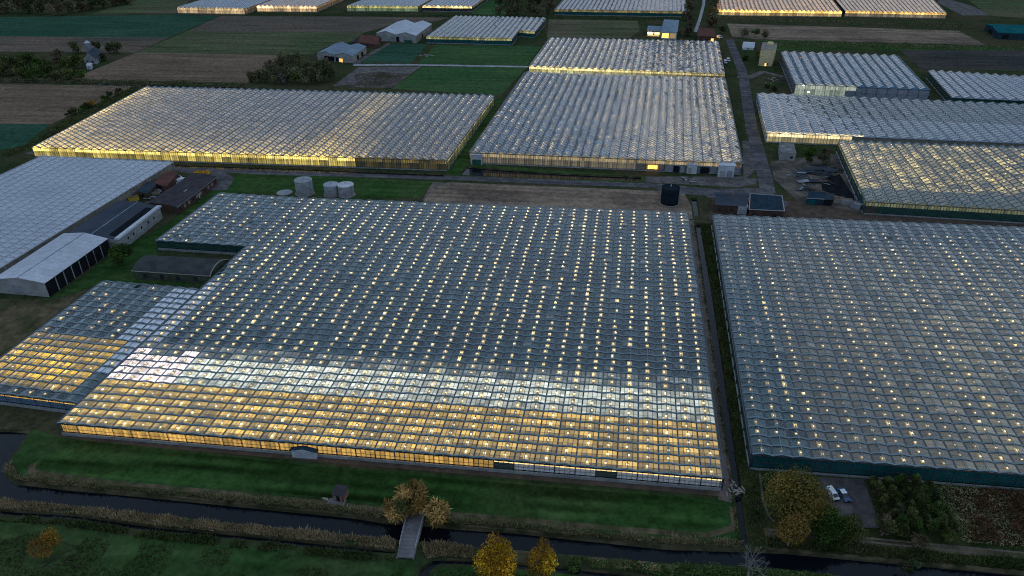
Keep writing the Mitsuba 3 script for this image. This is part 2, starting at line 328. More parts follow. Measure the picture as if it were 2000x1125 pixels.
def greenhouse(label, blocks, eave, cells, lamps=None, walls=(), bars='bar_light', gutters='bar_dark', bar_w=.42, rise=1.05, single=0, lamp_single=0, beams=False, wall_cells=None, seed=0, lamp_size=.5,
               tilt=.10, plinth=.5, name='greenhouse', group=None, lift=.12, screen_drop=.12, wall_single=True, sub=(2, 1), vary=.35, vents=0.0, gap=None, dark_w=.22, half=(1, 1)):
    """cells(k, U, V) -> (tone of the screen, glow painted into it (n, 3)) for the middles U, V (in bays and rows) of the cells of block k."""
    rng = np.random.default_rng(seed + 100)
    g = thing(name, label, 'greenhouse', group)
    roof_bars, roof_dark, dark, lit, lit_c, panes, pane_y, lq, lc, halos, halo_c = MB(), MB(), {}, [], [], [], [], [], [], [], []
    for k, b in enumerate(blocks):
        I, J = (a.ravel() for a in np.meshgrid(np.arange(b.nb), np.arange(b.nr), indexing='ij'))
        # shading cloth under the glass; bright cells emit a painted interior glow
        col, em = cells(k, I + .5, J + .5, b, rng)
        zs = eave - screen_drop
        q = np.stack([b.at(I + a, J + c, zs) for a, c in ((.03, .03), (.97, .03), (.97, .97), (.03, .97))], 1)
        on = em.sum(1) > .004
        for name_ in set(np.asarray(col)[~on]):
            dark.setdefault(name_, []).append(q[~on & (np.asarray(col) == name_)])
        fine = sub
        warm_ = em[:, 0] > 2.2 * em[:, 2]
        for a in range(fine[0]):
            for c in range(fine[1]):
                x0, x1, y0, y1 = a / fine[0], (a + 1) / fine[0], c / fine[1], (c + 1) / fine[1]
                lit.append(np.stack([b.at(I + x0 + .015, J + y0 + .015, zs), b.at(I + x1 - .015, J + y0 + .015, zs), b.at(I + x1 - .015, J + y1 - .015, zs), b.at(I + x0 + .015, J + y1 - .015, zs)], 1)[on])
                lit_c.append(em[on] * rng.uniform(1 - vary, 1 + vary, on.sum())[:, None] * np.where(warm_[on], (half[0] if c == 0 else half[1]) if fine[1] > 1 else 1, 1)[:, None])  # half: painted step of glow from near to far within a warm cell
        # glass: two slopes to a bay, each pane a little out of true
        zr = eave + rise
        for s in (0, 1):
            t = rng.uniform(.15, 1.0, len(I)) * tilt + np.where(rng.random(len(I)) < vents, .38, 0)
            u0, u1, z0, z1 = (I + .03, I + .485, eave + .06, zr) if s == 0 else (I + .515, I + .97, zr, eave + .06)
            panes.append(np.stack([b.at(u0, J + .02, z0 + t), b.at(u1, J + .02, z1 + t), b.at(u1, J + .98, z1 + rng.uniform(-.02, .02, len(I))), b.at(u0, J + .98, z0)], 1))
            pane_y.append(panes[-1].mean(1)[:, 1] + .3 * np.abs(panes[-1].mean(1)[:, 0]))
        # bars across the roof with painted shadow strips, gutters and ridges along it
        F = np.array([[4, 5, 6], [4, 6, 7], [0, 1, 5], [0, 5, 4], [2, 3, 7], [2, 7, 6]])
        rowm = b.d / b.nr
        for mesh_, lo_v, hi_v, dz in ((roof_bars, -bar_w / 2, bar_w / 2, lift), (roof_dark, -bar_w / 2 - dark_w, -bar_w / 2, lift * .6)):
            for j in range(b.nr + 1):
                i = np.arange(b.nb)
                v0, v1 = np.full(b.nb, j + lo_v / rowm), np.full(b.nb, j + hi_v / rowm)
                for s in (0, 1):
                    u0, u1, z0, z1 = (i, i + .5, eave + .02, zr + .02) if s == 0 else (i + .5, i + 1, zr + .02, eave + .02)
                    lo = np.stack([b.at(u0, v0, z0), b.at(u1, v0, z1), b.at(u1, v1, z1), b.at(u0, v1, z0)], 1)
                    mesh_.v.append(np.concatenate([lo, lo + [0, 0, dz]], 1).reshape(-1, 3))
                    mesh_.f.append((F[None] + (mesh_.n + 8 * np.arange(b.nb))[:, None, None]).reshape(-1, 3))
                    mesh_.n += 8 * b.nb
        gut, rid = [], []
        for i in range(b.nb + 1):
            gut.append(MB().beam(b.at(i, -.1, eave - .02), b.at(i, b.nr + .1, eave - .02), .34, .16))
            if i < b.nb:
                rid.append(MB().beam(b.at(i + .5, -.05, zr + .02), b.at(i + .5, b.nr + .05, zr + .02), .16, .12))
        if beams:
            for m in gut:
                part(g, 'gutter', m, gutters, 'satin')
            for m in rid:
                part(g, 'ridge', m, bars, 'satin')
        else:
            for nm_, ms in (('gutters', gut), ('ridges', rid)):
                j = MB()
                for m in ms:
                    j.add(*m.mesh())
                part(g, nm_, j, gutters if nm_ == 'gutters' else bars, 'satin', stuff=True)
        if lamps is not None:
            on, rad, off = lamps(k, I + .5, J + .5, b, rng)
            for i, j, r, o in zip(I[on], J[on], rad[on], off[on]):
                lq.append(b.at(i + .5 + o[0], j + .5 + o[1], eave + .16)), lc.append(r)
                if gap:  # glowing patch painted as the halo around each lamp
                    w_, l_ = gap * rng.uniform(.7, 1.3) / (b.w / b.nb) / 2, gap * rng.uniform(1.0, 2.6) / rowm / 2
                    x0, y0 = i + .5 + o[0], min(j + .5 + o[1] + rng.uniform(0, .12), j + .95 - l_)
                    halos.append(np.stack([b.at(x0 + a * w_, y0 + c * l_, eave - .04) for a, c in ((-1, -1), (1, -1), (1, 1), (-1, 1))])), halo_c.append(r * .13 * rng.uniform(.4, 1.4))
        # walls: posts, rails, glass, and cloth behind it, in places with painted glow
        for side, at_ in walls:
            if at_ != k:
                continue
            n = b.nb if side in 'FB' else max(2, b.nr // 2)
            st = 1.0 if side in 'FB' else b.nr / n

            def W(a, z, o=0.0):
                if side == 'F':
                    return b.at(a, -o, z)
                if side == 'B':
                    return b.at(a, b.nr + o, z)
                return b.at(-o, a * st, z) if side == 'L' else b.at(b.nb + o, a * st, z)

            post, rail = MB(), MB()
            for i in range(n + 1):
                post.beam(W(i, .05, .05), W(i, eave, .05), .20, .16, up=(1, 1, 0))
                if i < n and side == 'F' and eave < 7:
                    for m in (.25, .5, .75):
                        rail.beam(W(i + m, plinth, .04), W(i + m, eave - .05, .04), .06, .06, up=(1, 1, 0))
            rail.beam(W(0, eave - .12, .09), W(n, eave - .12, .09), .22, .22)
            rail.beam(W(0, plinth + .45 * (eave - plinth), .05), W(n, plinth + .45 * (eave - plinth), .05), .08, .07)
            part(g, 'wall_post', post, gutters, 'satin', stuff=True), part(g, 'wall_rail', rail, gutters, 'satin', stuff=True)
            base = MB()
            base.beam(W(0, -.2, .02), W(n, -.2, .02), .3, plinth + .2)
            part(g, 'plinth', base, 'plinth', 'satin')
            inside = -.35 / (b.d / b.nr) if side in 'FB' else -.35 / (b.w / b.nb)
            bark = {}
            blit, blc = [], []
            rest = MB()
            for i in range(n):
                a0, a1 = i + .03, i + .97
                loop = [W(a0, plinth + .03, .015), W(a1, plinth + .03, .015), W(a1, eave - .14, .015), W(a0, eave - .14, .015)]
                if wall_single:
                    part(g, 'wall_pane', MB().poly(loop), None, 'glass')
                else:
                    rest.poly(loop)
                if side in 'FB':
                    tri = MB().poly([W(i + .04, eave + .10, .0), W(i + .96, eave + .10, .0), W(i + .5, zr - .08, .0)])
                    if wall_single:
                        part(g, 'gable_pane', tri, None, 'glass')
                    else:
                        rest.add(*tri.mesh())
                col, em = wall_cells(side, k, i, n, rng) if wall_cells else ('slate_cloth', np.zeros(3))
                tops = em if isinstance(em, list) else [em, em]
                z1 = plinth + (eave - plinth) * .62
                for za, zb, e in ((plinth + .05, z1, tops[0]), (z1, eave - .2, tops[1])):
                    qd = np.array([W(i, za, inside), W(i + 1, za, inside), W(i + 1, zb, inside), W(i, zb, inside)])
                    if side in 'BL':
                        qd = qd[::-1]
                    if np.sum(e) > .004:
                        for m in range(4):
                            a_, c_ = qd[0] + (qd[1] - qd[0]) * (m + .04) / 4, qd[0] + (qd[1] - qd[0]) * (m + .96) / 4
                            d_, e_ = qd[3] + (qd[2] - qd[3]) * (m + .04) / 4, qd[3] + (qd[2] - qd[3]) * (m + .96) / 4
                            blit.append(np.array([a_, c_, e_, d_])), blc.append(np.asarray(e) * rng.uniform(.55, 1.35))
                    else:
                        bark.setdefault(col, []).append(qd)
                if side == 'F' and np.sum(tops[1]) > .004:
                    blit.append(np.array([W(i + .08, eave + .02, inside), W(i + .92, eave + .02, inside), W(i + .5, zr - .1, inside), W(i + .5, zr - .1, inside)])), blc.append(tops[1] * .9)
            if rest.n:
                part(g, 'wall_panes', rest, None, 'glass', stuff=True)
            for c_, qs in bark.items():
                part(g, 'side_screen', quads(qs), c_)
            if blit:
                part(g, 'lit_side_screen', quads(blit), 'glow_base', **glow(None, color=np.repeat(blc, 4, 0), weight=.04))  # cloth emits by itself, standing in for the lit interior
    part(g, 'roof_bars', roof_bars, bars, 'satin', stuff=True)
    part(g, 'roof_trusses', roof_dark, 'bar_dark', stuff=True)  # dark strips painted as the shadow line beside each bar
    for c_, qs in dark.items():
        part(g, 'screen', quads(np.vstack(qs)), c_)
    lit, lit_c = np.vstack(lit), np.vstack(lit_c)
    if len(lit):
        part(g, 'lit_screen', quads(lit), 'glow_base', **glow(None, color=np.repeat(lit_c, 4, 0), weight=.08))  # emissive sheet stands in for crop and cloth lit by lamps
    if halos:
        part(g, 'screen_gap', quads(halos), 'glow_base', stuff=True, **glow(None, color=np.repeat(halo_c, 4, 0), weight=.03))  # lamp halos, painted as small emissive patches
    panes, order = np.vstack(panes), np.argsort(np.concatenate(pane_y))
    for m in order[:single]:
        part(g, 'pane', quads(panes[m:m + 1]), None, 'glass')
    if len(order) > single:
        part(g, 'panes', quads(panes[order[single:]]), None, 'glass', stuff=True)
    if lq:
        lq, lc = np.array(lq), np.array(lc)
        order = np.argsort(lq[:, 1] + .3 * np.abs(lq[:, 0]))
        a, h = lamp_size / 2, lamp_size * .22
        base = np.array([[-a, -a * .8, 0], [a, -a * .8, 0], [a, a * .8, 0], [-a, a * .8, 0]])

        def lamp(p):
            return MB().hexa(base + p, base * .7 + p + [0, 0, h * 1.6])

        for m in order[:lamp_single]:
            part(g, 'grow_lamp', lamp(lq[m]), 'white_steel', **glow(None, rgb=lc[m], weight=1e-4))
        if len(order) > lamp_single:
            j = MB()
            for m in order[lamp_single:]:
                j.add(*lamp(lq[m]).mesh())
            part(g, 'grow_lamps', j, 'white_steel', stuff=True, **glow(None, color=np.repeat(lc[order[lamp_single:]], 8, 0), weight=.05))
    return g


def jit(rng, n, lo, hi):
    return rng.uniform(lo, hi, n)[:, None]


def offs(rng, n, s=.05):
    return rng.uniform(-s, s, (n, 2))


# --- the large greenhouse in the middle: a wing behind, a wing in front left
def main_cells(k, U, V, b, rng):
    n = len(U)
    big = meshkit.noise(np.column_stack([U / 5, V / 6, 0 * U + k]), 3) + rng.normal(size=n) * .16
    col = np.where(big > .45, 'slate_cloth', 'slate_dark').astype(object)
    em = np.zeros((n, 3))
    if k == 0:
        gold, white, edge = V < 6, (V >= 6) & (V < 10.5 + .5 * np.sin(U * 2.1)), (V >= 10) & (V < 12)
        fade = np.clip(1.1 - .4 * (U / b.nb), .5, 1.1)[:, None]  # painted glow weakens towards the right
        em[gold] = (np.array([.26, .165, .028]) * jit(rng, n, .3, 1.0) * fade + np.array([.030, .021, .010]))[gold]
        em[white] = (np.array([.27, .29, .25]) * jit(rng, n, .7, 1.25) * np.clip(1.3 - U / b.nb * .6, .7, 1.3)[:, None] * np.where(V > 9.5, .6, np.where(V < 7, .7, 1))[:, None])[white]
        edge &= ~white
        em[edge] = (np.array([.05, .06, .062]) * jit(rng, n, .2, 1.3))[edge]
        pink = white & (U < 4)
        em[pink] = (np.array([.62, .52, .52]) * jit(rng, n, .75, 1.3))[pink]
        col[(U < 1) & (V > 10) & (V < 24)] = 'curtain_white'
    elif k == 2:
        gold = (V < 9) & (V > 1) & (U < b.nb - 1.2)
        em[gold] = (np.array([.40, .24, .02]) * jit(rng, n, .4, 1.0) * np.clip(1.3 - abs(V - 4.5) * .25, .08, 1)[:, None])[gold]
        col[(U > b.nb - 2) & (V > 4)] = 'curtain_white'
    return col, em


def main_lamps(k, U, V, b, rng):
    n = len(U)
    on = (rng.random(n) < (.93 if k == 0 else .75)) & (meshkit.noise(np.column_stack([U, V / 3, 0 * U]), 4) > .14)
    rad = np.tile(LAMP * 1.5, (n, 1)) * np.exp(rng.normal(-.1, .42, n))[:, None]
    if k:
        rad *= .55
        on &= (U < 1.2) | (rng.random(n) < .5)
    return on, rad, offs(rng, n)


def main_walls(side, k, i, n, rng):
    if side == 'F' and k == 0:
        if i < n * .66:
            return 'glow_base', [GOLD * rng.uniform(.38, .62) * (1.15 - .5 * i / n) * [1, 1.08, 1.5]] * 2
        return ('curtain_white' if i not in (n - 6, int(n * .67), int(n * .67) + 1) else 'slate_cloth'), [np.zeros(3), np.array([.62, .42, .16]) * rng.uniform(.8, 1.1)]
    if side == 'F' and k == 2:
        return 'blue_cloth', [np.zeros(3), GOLD * rng.uniform(.6, 1.0)]
    if side == 'F':
        return 'green_cloth', [np.zeros(3), np.zeros(3)]
    return 'slate_cloth', np.zeros(3)


MAIN = [Block([(113, 826), (1412, 934), (1343, 416), (582, 387)], 3.8, 34, 48), Block([(305, 470), (481, 481), (582, 387), (428, 378)], 3.8, row=3.0), Block([(-77, 758), (152, 787), (388, 566), (200, 550)], 3.8, row=3.0)]
greenhouse('largest greenhouse in the middle, gold lit front rows, white band, hundreds of lamp dots', MAIN, 3.8, main_cells, main_lamps,
           walls=[('F', 0), ('R', 0), ('F', 1), ('F', 2), ('L', 0), ('L', 1), ('L', 2)], single=300, lamp_single=300, beams=True, wall_cells=main_walls, seed=1, rise=.36, lamp_size=.50, dark_w=.14, sub=(4, 2), vary=.5, gap=.95, vents=.03, bar_w=.45, half=(.6, 1.4), plinth=.85)


# --- right of the ditch
def right_cells(k, U, V, b, rng):
    n = len(U)
    big = meshkit.noise(np.column_stack([U / 6, V / 5, 0 * U]), 9) + rng.normal(size=n) * .16
    col = np.where(big > .42, 'slate_cloth', 'slate_dark').astype(object)
    em = np.zeros((n, 3))
    warm = (U > 3) & (V < 36)
    soft = np.clip((U - 3) / 12, 0, 1) * np.clip((36 - V) / 14, 0, 1)  # painted glow fades out to the left and the back
    em[warm] = (np.array([.034, .031, .020]) * jit(rng, n, .15, 1.2) * soft[:, None] * 1.5 + .005)[warm]
    return col, em


def right_lamps(k, U, V, b, rng):
    n = len(U)
    c = np.floor(U)
    main_row = np.isin(c % 5, (2, 3))
    on = (rng.random(n) < np.where(main_row, .95, .75)) & (V < 39)
    return on, np.tile(LAMP * 1.2, (n, 1)) * np.exp(rng.normal(-.15, .5, n))[:, None] * np.where(main_row, .9, .4)[:, None], offs(rng, n)


def teal_walls(side, k, i, n, rng):
    return 'teal_cloth', np.zeros(3)


RIGHT = [Block([(1470, 887), (2600, 972), (2040, 447), (1393, 421)], 4.6, None, 42)]
greenhouse('dim slate greenhouse with teal walls right of the straight ditch', RIGHT, 4.6, right_cells, right_lamps, walls=[('F', 0), ('L', 0)], single=300, lamp_single=300, beams=True, wall_cells=teal_walls, seed=2, bar_w=.42, rise=.45, dark_w=.14, lamp_size=.42, sub=(2, 2), gap=.85, vents=.02)


# --- gold lit one on the left
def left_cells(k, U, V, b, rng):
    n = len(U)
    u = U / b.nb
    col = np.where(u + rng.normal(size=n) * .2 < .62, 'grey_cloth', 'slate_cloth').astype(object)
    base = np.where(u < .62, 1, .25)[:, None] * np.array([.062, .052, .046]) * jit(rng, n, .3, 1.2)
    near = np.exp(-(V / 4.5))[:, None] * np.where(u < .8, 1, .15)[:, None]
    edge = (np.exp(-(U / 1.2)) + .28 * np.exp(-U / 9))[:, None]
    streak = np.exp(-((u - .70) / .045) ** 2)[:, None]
    em = base + np.array([.50, .34, .09]) * (near * .65 + edge * .7 + streak * .35) * jit(rng, n, .5, 1.3)  # front, edge and streak glow painted into the cloth
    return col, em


def left_lamps(k, U, V, b, rng):
    n = len(U)
    on = rng.random(n) < np.where(U / b.nb > .6, .8, .0) + np.where(U < 1.1, .9, 0) + np.where(V < 1, .8, 0)
    return on, np.tile(LAMP * .9, (n, 1)) * jit(rng, n, .2, 1.2) * np.where((V < 1) & (U / b.nb < .7), 2.2, 1)[:, None], offs(rng, n)


def left_walls(side, k, i, n, rng):
    if side == 'F':
        f = 1 - .25 * i / n if i / n < .78 else .07
        return 'glow_base', [np.array([.30, .235, .055]) * f * rng.uniform(.3, 1.2), np.array([.66, .50, .13]) * f * rng.uniform(.4, 1.6)]
    return 'glow_base', [np.array([.08, .08, .03]) * rng.uniform(.3, 1), np.array([.5, .42, .18]) * rng.uniform(.1, 1.3)]


LEFT = [Block([(62, 288), (872, 314), (965, 188), (282, 171)], 5.0)]
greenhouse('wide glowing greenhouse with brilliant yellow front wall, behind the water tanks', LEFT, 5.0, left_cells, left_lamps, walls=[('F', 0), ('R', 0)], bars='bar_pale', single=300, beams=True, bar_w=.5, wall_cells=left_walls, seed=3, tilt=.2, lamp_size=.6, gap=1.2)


# --- pale one in the middle behind
def mid_cells(k, U, V, b, rng):
    n = len(U)
    u, v = U / b.nb, V / b.nr
    col = np.array(['slate_dark', 'slate_cloth', 'grey_cloth', 'blue_cloth'], object)[rng.integers(0, 4, n)]
    warm = np.clip((u - .45) * 2, 0, 1) * np.clip(1.2 - v, 0, 1)  # glow painted stronger towards the front right
    em = (np.array([.26, .20, .10]) * (warm * (np.floor(U) % 2 * .7 + .3))[:, None] + np.array([.004, .005, .006]) * (rng.random(n) < .3)[:, None]) * jit(rng, n, .0, 1.6)
    return col, em


def mid_lamps(k, U, V, b, rng):
    n = len(U)
    on = rng.random(n) < .42 + .4 * (U / b.nb > .55)
    return on, np.tile(LAMP * 1.3, (n, 1)) * jit(rng, n, .2, 1.2), offs(rng, n)


def mid_walls(side, k, i, n, rng):
    if side == 'F':
        return 'wall_beige' if i < n * .75 else 'pale_cloth', [np.array([.05, .042, .03]) * (i < n * .62), np.array([.16, .125, .07]) * rng.uniform(.5, 1.1) * (1 if i < n * .95 else .4)]
    return 'grey_cloth', np.zeros(3)


MID = [Block([(917, 298), (1450, 320), (1416, 154), (1025, 142)], 5.4)]
greenhouse('pale grey greenhouse beside the road with a narrow pond along its front', MID, 5.4, mid_cells, mid_lamps, walls=[('F', 0), ('R', 0), ('L', 0)], bars='bar_pale', single=300, beams=True, wall_cells=mid_walls, seed=4, tilt=.3, bar_w=.6, gap=1.6, vary=.8)


def back_cells(k, U, V, b, rng):
    n = len(U)
    col = np.array(['slate_dark', 'slate_cloth', 'grey_cloth'], object)[rng.integers(0, 3, n)]
    em = np.array([.07, .065, .048]) * np.where(np.floor(U) % 2 == 0, 1, .2)[:, None] * jit(rng, n, .0, 1.7)
    return col, em


def back_lamps(k, U, V, b, rng):
    n = len(U)
    on = (np.floor(U) % 1 == 0) & (rng.random(n) < .6)
    return on, np.tile(LAMP * .8, (n, 1)) * jit(rng, n, .2, 1.1), offs(rng, n)


def back_walls(side, k, i, n, rng):
    f = np.clip(1.15 - i / n, .12, 1)
    return 'grey_cloth', [np.array([.28, .25, .11]) * f * rng.uniform(.4, 1.1), np.array([.60, .50, .22]) * np.clip(f * 1.3, .2, 1) * rng.uniform(.6, 1.3)]


BACK = [Block([(1033, 130), (1416, 145), (1403, 82), (1073, 75)], 4.4)]
greenhouse('pale greenhouse with yellow lit front wall close behind the grey one by the road', BACK, 4.4, back_cells, back_lamps, walls=[('F', 0), ('L', 0)], bars='bar_pale', wall_cells=back_walls, seed=5, wall_single=False, bar_w=.7, tilt=.3, lamp_size=.9, gap=1.8, vary=.8)


# --- right side
def east_cells(k, U, V, b, rng):
    n = len(U)
    v = V / b.nr
    col = np.full(n, 'slate_cloth', object)
    on = (v > .22).astype(float) * (.25 + .75 * (rng.random(n) < .72))
    em = (np.array([.30, .22, .07]) * (on * np.where(np.floor(U) % 3 == 2, .45, 1) * np.clip(1.1 - .55 * U / b.nb, .3, 1))[:, None] + np.array([.02, .022, .016])) * jit(rng, n, .35, 1.15)
    return col, em


def east_lamps(k, U, V, b, rng):
    n = len(U)
    return (rng.random(n) < .45) & (V / b.nr > .22), np.tile(LAMP * 1.0, (n, 1)) * jit(rng, n, .3, 1.2), offs(rng, n, .12)


def east_walls(side, k, i, n, rng):
    if side == 'L':
        return 'teal_cloth', [np.zeros(3), np.array([.28, .25, .06]) * rng.uniform(0, 1.2)]
    return 'green_cloth' if i else 'glow_base', [np.zeros(3), np.array([.05, .055, .03])]


EAST = [Block([(1692, 394), (2275, 428), (2060, 292), (1638, 277)], 5.4)]
greenhouse('greenhouse with yellow dappled roof and dark green front at the right edge', EAST, 5.4, east_cells, east_lamps, walls=[('F', 0), ('L', 0)], bars='bar_light', single=300, beams=True, wall_cells=east_walls, seed=6, bar_w=.5, gap=1.6, vary=.6)


def north_cells(k, U, V, b, rng):
    n = len(U)
    v, u = V / b.nr, U
    col = np.where((v > .42) & (u > 5.5 - 2 * v), 'slate_dark', 'pale_cloth').astype(object)
    em = np.zeros((n, 3))
    spot = (u < 8) & (V < 1.5)
    em[spot] = np.array([.5, .42, .24]) * jit(rng, n, .6, 1.5)[spot]
    return col, em


def north_walls(side, k, i, n, rng):
    return 'wall_beige', [np.array([.12, .10, .05]) * (i < 7), np.array([.8, .62, .3]) * (i < 7) * rng.uniform(.5, 1.2)]


NORTH = [Block([(1499, 260), (2245, 290), (2100, 209), (1480, 183)], 5.0, bay=6)]
greenhouse('blue grey greenhouse with a dark strip across its roof and a lit front corner', NORTH, 5.0, north_cells, None, walls=[('F', 0), ('L', 0)], bars='bar_light', gutters='bar_pale', single=300, beams=True, wall_cells=north_walls, seed=7, tilt=.2, rise=.9, dark_w=.1)


def plain(tone_, em=(0, 0, 0), lo=.8, hi=1.1):
    def f(k, U, V, b, rng):
        n = len(U)
        return np.full(n, tone_, object), np.asarray(em, float) * jit(rng, n, lo, hi)
    return f


def plain_walls(tone_, low=(0, 0, 0), top=(0, 0, 0), lo=.4, hi=1.3):
    def f(side, k, i, n, rng):
        r = rng.uniform(lo, hi) if side == 'F' else .15
        return tone_, [np.asarray(low, float) * r, np.asarray(top, float) * r]
    return f


def barn_walls(side, k, i, n, rng):
    return 'pale_cloth', [np.array([.10, .12, .10]) * (side == 'F' and i < 5), np.array([.14, .16, .13]) * (side == 'F' and i < 6)]


greenhouse('light blue greenhouse with tall pale walls beside the cream tower house', [Block([(1554, 165), (1817, 176), (1754, 110), (1526, 102)], 7.0, bay=6)], 7.0, plain('blue_cloth'), None, walls=[('F', 0), ('L', 0)], bars='bar_light',
           wall_cells=barn_walls, seed=8, tilt=.35, rise=1.3, beams=True, wall_single=False)
greenhouse('whitish greenhouse with a dark green end wall at the right edge', [Block([(1860, 191), (2200, 206), (2080, 156), (1813, 139)], 5.0, bay=6)], 5.0, plain('pale_cloth'), None, walls=[('F', 0), ('L', 0)], bars='bar_pale', wall_cells=plain_walls('green_cloth'), seed=9,
           tilt=.3, rise=1.3, wall_single=False)
greenhouse('small pale green greenhouse with a stepped corner at the far end of the grass plots', [Block([(832, 72), (1000, 76), (1032, 35), (887, 32)], 5.0), Block([(1013, 60), (1045, 62), (1066, 36), (1032, 35)], 5.0)], 5.0, plain('grey_cloth', (.012, .018, .018)), None,
           walls=[('F', 0), ('R', 0), ('F', 1), ('R', 1), ('L', 0)], bars='bar_pale', wall_cells=plain_walls('teal_cloth', top=(.16, .15, .06)), seed=10, tilt=.3, wall_single=False, bar_w=.8)
greenhouse('far dark green walled greenhouse at the top middle, patchy grey roof', [Block([(1083, 19), (1341, 23), (1334, -36), (1133, -38)], 5.0)], 5.0, plain('grey_cloth'), None, walls=[('F', 0), ('L', 0)], bars='bar_pale',
           wall_cells=plain_walls('teal_cloth', top=(.10, .08, .03)), seed=11, wall_single=False, bar_w=.6)
greenhouse('far white roofed greenhouse at the top left beside the green field', [Block([(345, 15), (477, 17), (592, -22), (475, -24)], 5.5)], 5.5, plain('white_cloth'), None, walls=[('F', 0), ('R', 0)], bars='bar_pale', wall_cells=plain_walls('wall_beige', (.24, .17, .09), (.36, .26, .14)), seed=12, wall_single=False)
greenhouse('far pinkish lit greenhouse, second from the top left', [Block([(501, 12), (618, 13), (700, -22), (600, -24)], 5.5)], 5.5, plain('pale_cloth', (.12, .085, .06)), None, walls=[('F', 0), ('R', 0)], bars='bar_pale', wall_cells=plain_walls('wall_beige', (.30, .20, .10), (.8, .55, .3)), seed=13, wall_single=False)
greenhouse('far greenhouse with a pale blue roof and green lit front, left of the narrower one', [Block([(677, 12), (816, 13), (880, -22), (770, -24)], 5.0)], 5.0, plain('pale_cloth'), None, walls=[('F', 0), ('R', 0)], bars='bar_pale', wall_cells=plain_walls('green_cloth', (.07, .10, .05), (.30, .28, .10)), seed=14, wall_single=False)
greenhouse('far narrow greenhouse with a warm lit eave, before the dark wood at the top', [Block([(825, 12), (922, 13), (972, -22), (890, -24)], 5.0)], 5.0, plain('pale_cloth'), None, walls=[('F', 0), ('R', 0)], bars='bar_pale', wall_cells=plain_walls('dark_steel', (.0, .0, .0), (.8, .6, .25)), seed=15, wall_single=False)
greenhouse('far orange glowing greenhouse at the top right, the left of the pair', [Block([(1402, 20), (1645, 23), (1600, -34), (1392, -36)], 5.0)], 5.0, plain('glow_base', (.40, .22, .09), .5, 1.3), None, walls=[('F', 0), ('L', 0)], bars='bar_warm', wall_cells=plain_walls('wall_grey', (.22, .15, .06), (1.2, .68, .16)), seed=16, wall_single=False, bar_w=.3)
greenhouse('far orange tinted greenhouse at the top right, the right of the pair', [Block([(1651, 22), (1849, 26), (1790, -34), (1604, -34)], 5.0)], 5.0, plain('glow_base', (.26, .165, .085), .5, 1.3), None, walls=[('F', 0), ('R', 0)], bars='bar_warm', wall_cells=plain_walls('wall_grey', (.10, .08, .05), (.6, .36, .1)), seed=17, wall_single=False, bar_w=.3)
greenhouse('long white screened greenhouse at the left edge beside the packing sheds', [Block([(-498, 575), (-127, 600), (337, 317), (80, 305)], 4.5)], 4.5, plain('white_cloth'), None, walls=[('R', 0), ('B', 0)], bars='bar_pale',
           gutters='pale_steel', wall_cells=plain_walls('wall_beige'), seed=18, rise=.9, bar_w=.16, single=300, beams=True, lift=.05, dark_w=.05)
# ------------------------------------------------------------------ sheds, houses, tanks
class Frame:
    """A box footprint from its corners at eave height: front left, front right, back right, back left; u along the front, v to the back."""

    def __init__(self, c, eave):
        self.P, self.e = xy(*c, z=eave), eave
        FOOT.append(Polygon(self.P).convex_hull)
        self.w = (np.linalg.norm(self.P[1] - self.P[0]) + np.linalg.norm(self.P[2] - self.P[3])) / 2
        self.d = (np.linalg.norm(self.P[2] - self.P[1]) + np.linalg.norm(self.P[3] - self.P[0])) / 2

    def at(self, u, v, z):
        p = self.P[0] * (1 - u) * (1 - v) + self.P[1] * u * (1 - v) + self.P[2] * u * v + self.P[3] * (1 - u) * v
        return np.array([*p, z])

    def side(self, s, a, z, o=0.0):
        """A point on wall s ('F', 'R', 'B', 'L') at share a along it, o metres outside."""
        if s == 'F':
            return self.at(a, -o / self.d, z)
        if s == 'B':
            return self.at(1 - a, 1 + o / self.d, z)
        return self.at(1 + o / self.w, a, z) if s == 'R' else self.at(-o / self.w, 1 - a, z)


def slab(pts, t):
    """A plate of thickness t on these points (bottom), counterclockwise from above."""
    p = np.array(pts)
    return MB().hexa(p, p + [0, 0, t])


def panel(f, s, a0, a1, z0, z1, o=.06):
    a, b, c, d = (f.side(s, a0, z0, 0.0), f.side(s, a1, z0, 0.0), f.side(s, a1, z0, o), f.side(s, a0, z0, o))
    lo = np.array([d, c, b, a])
    return MB().hexa(lo, lo + [0, 0, z1 - z0])


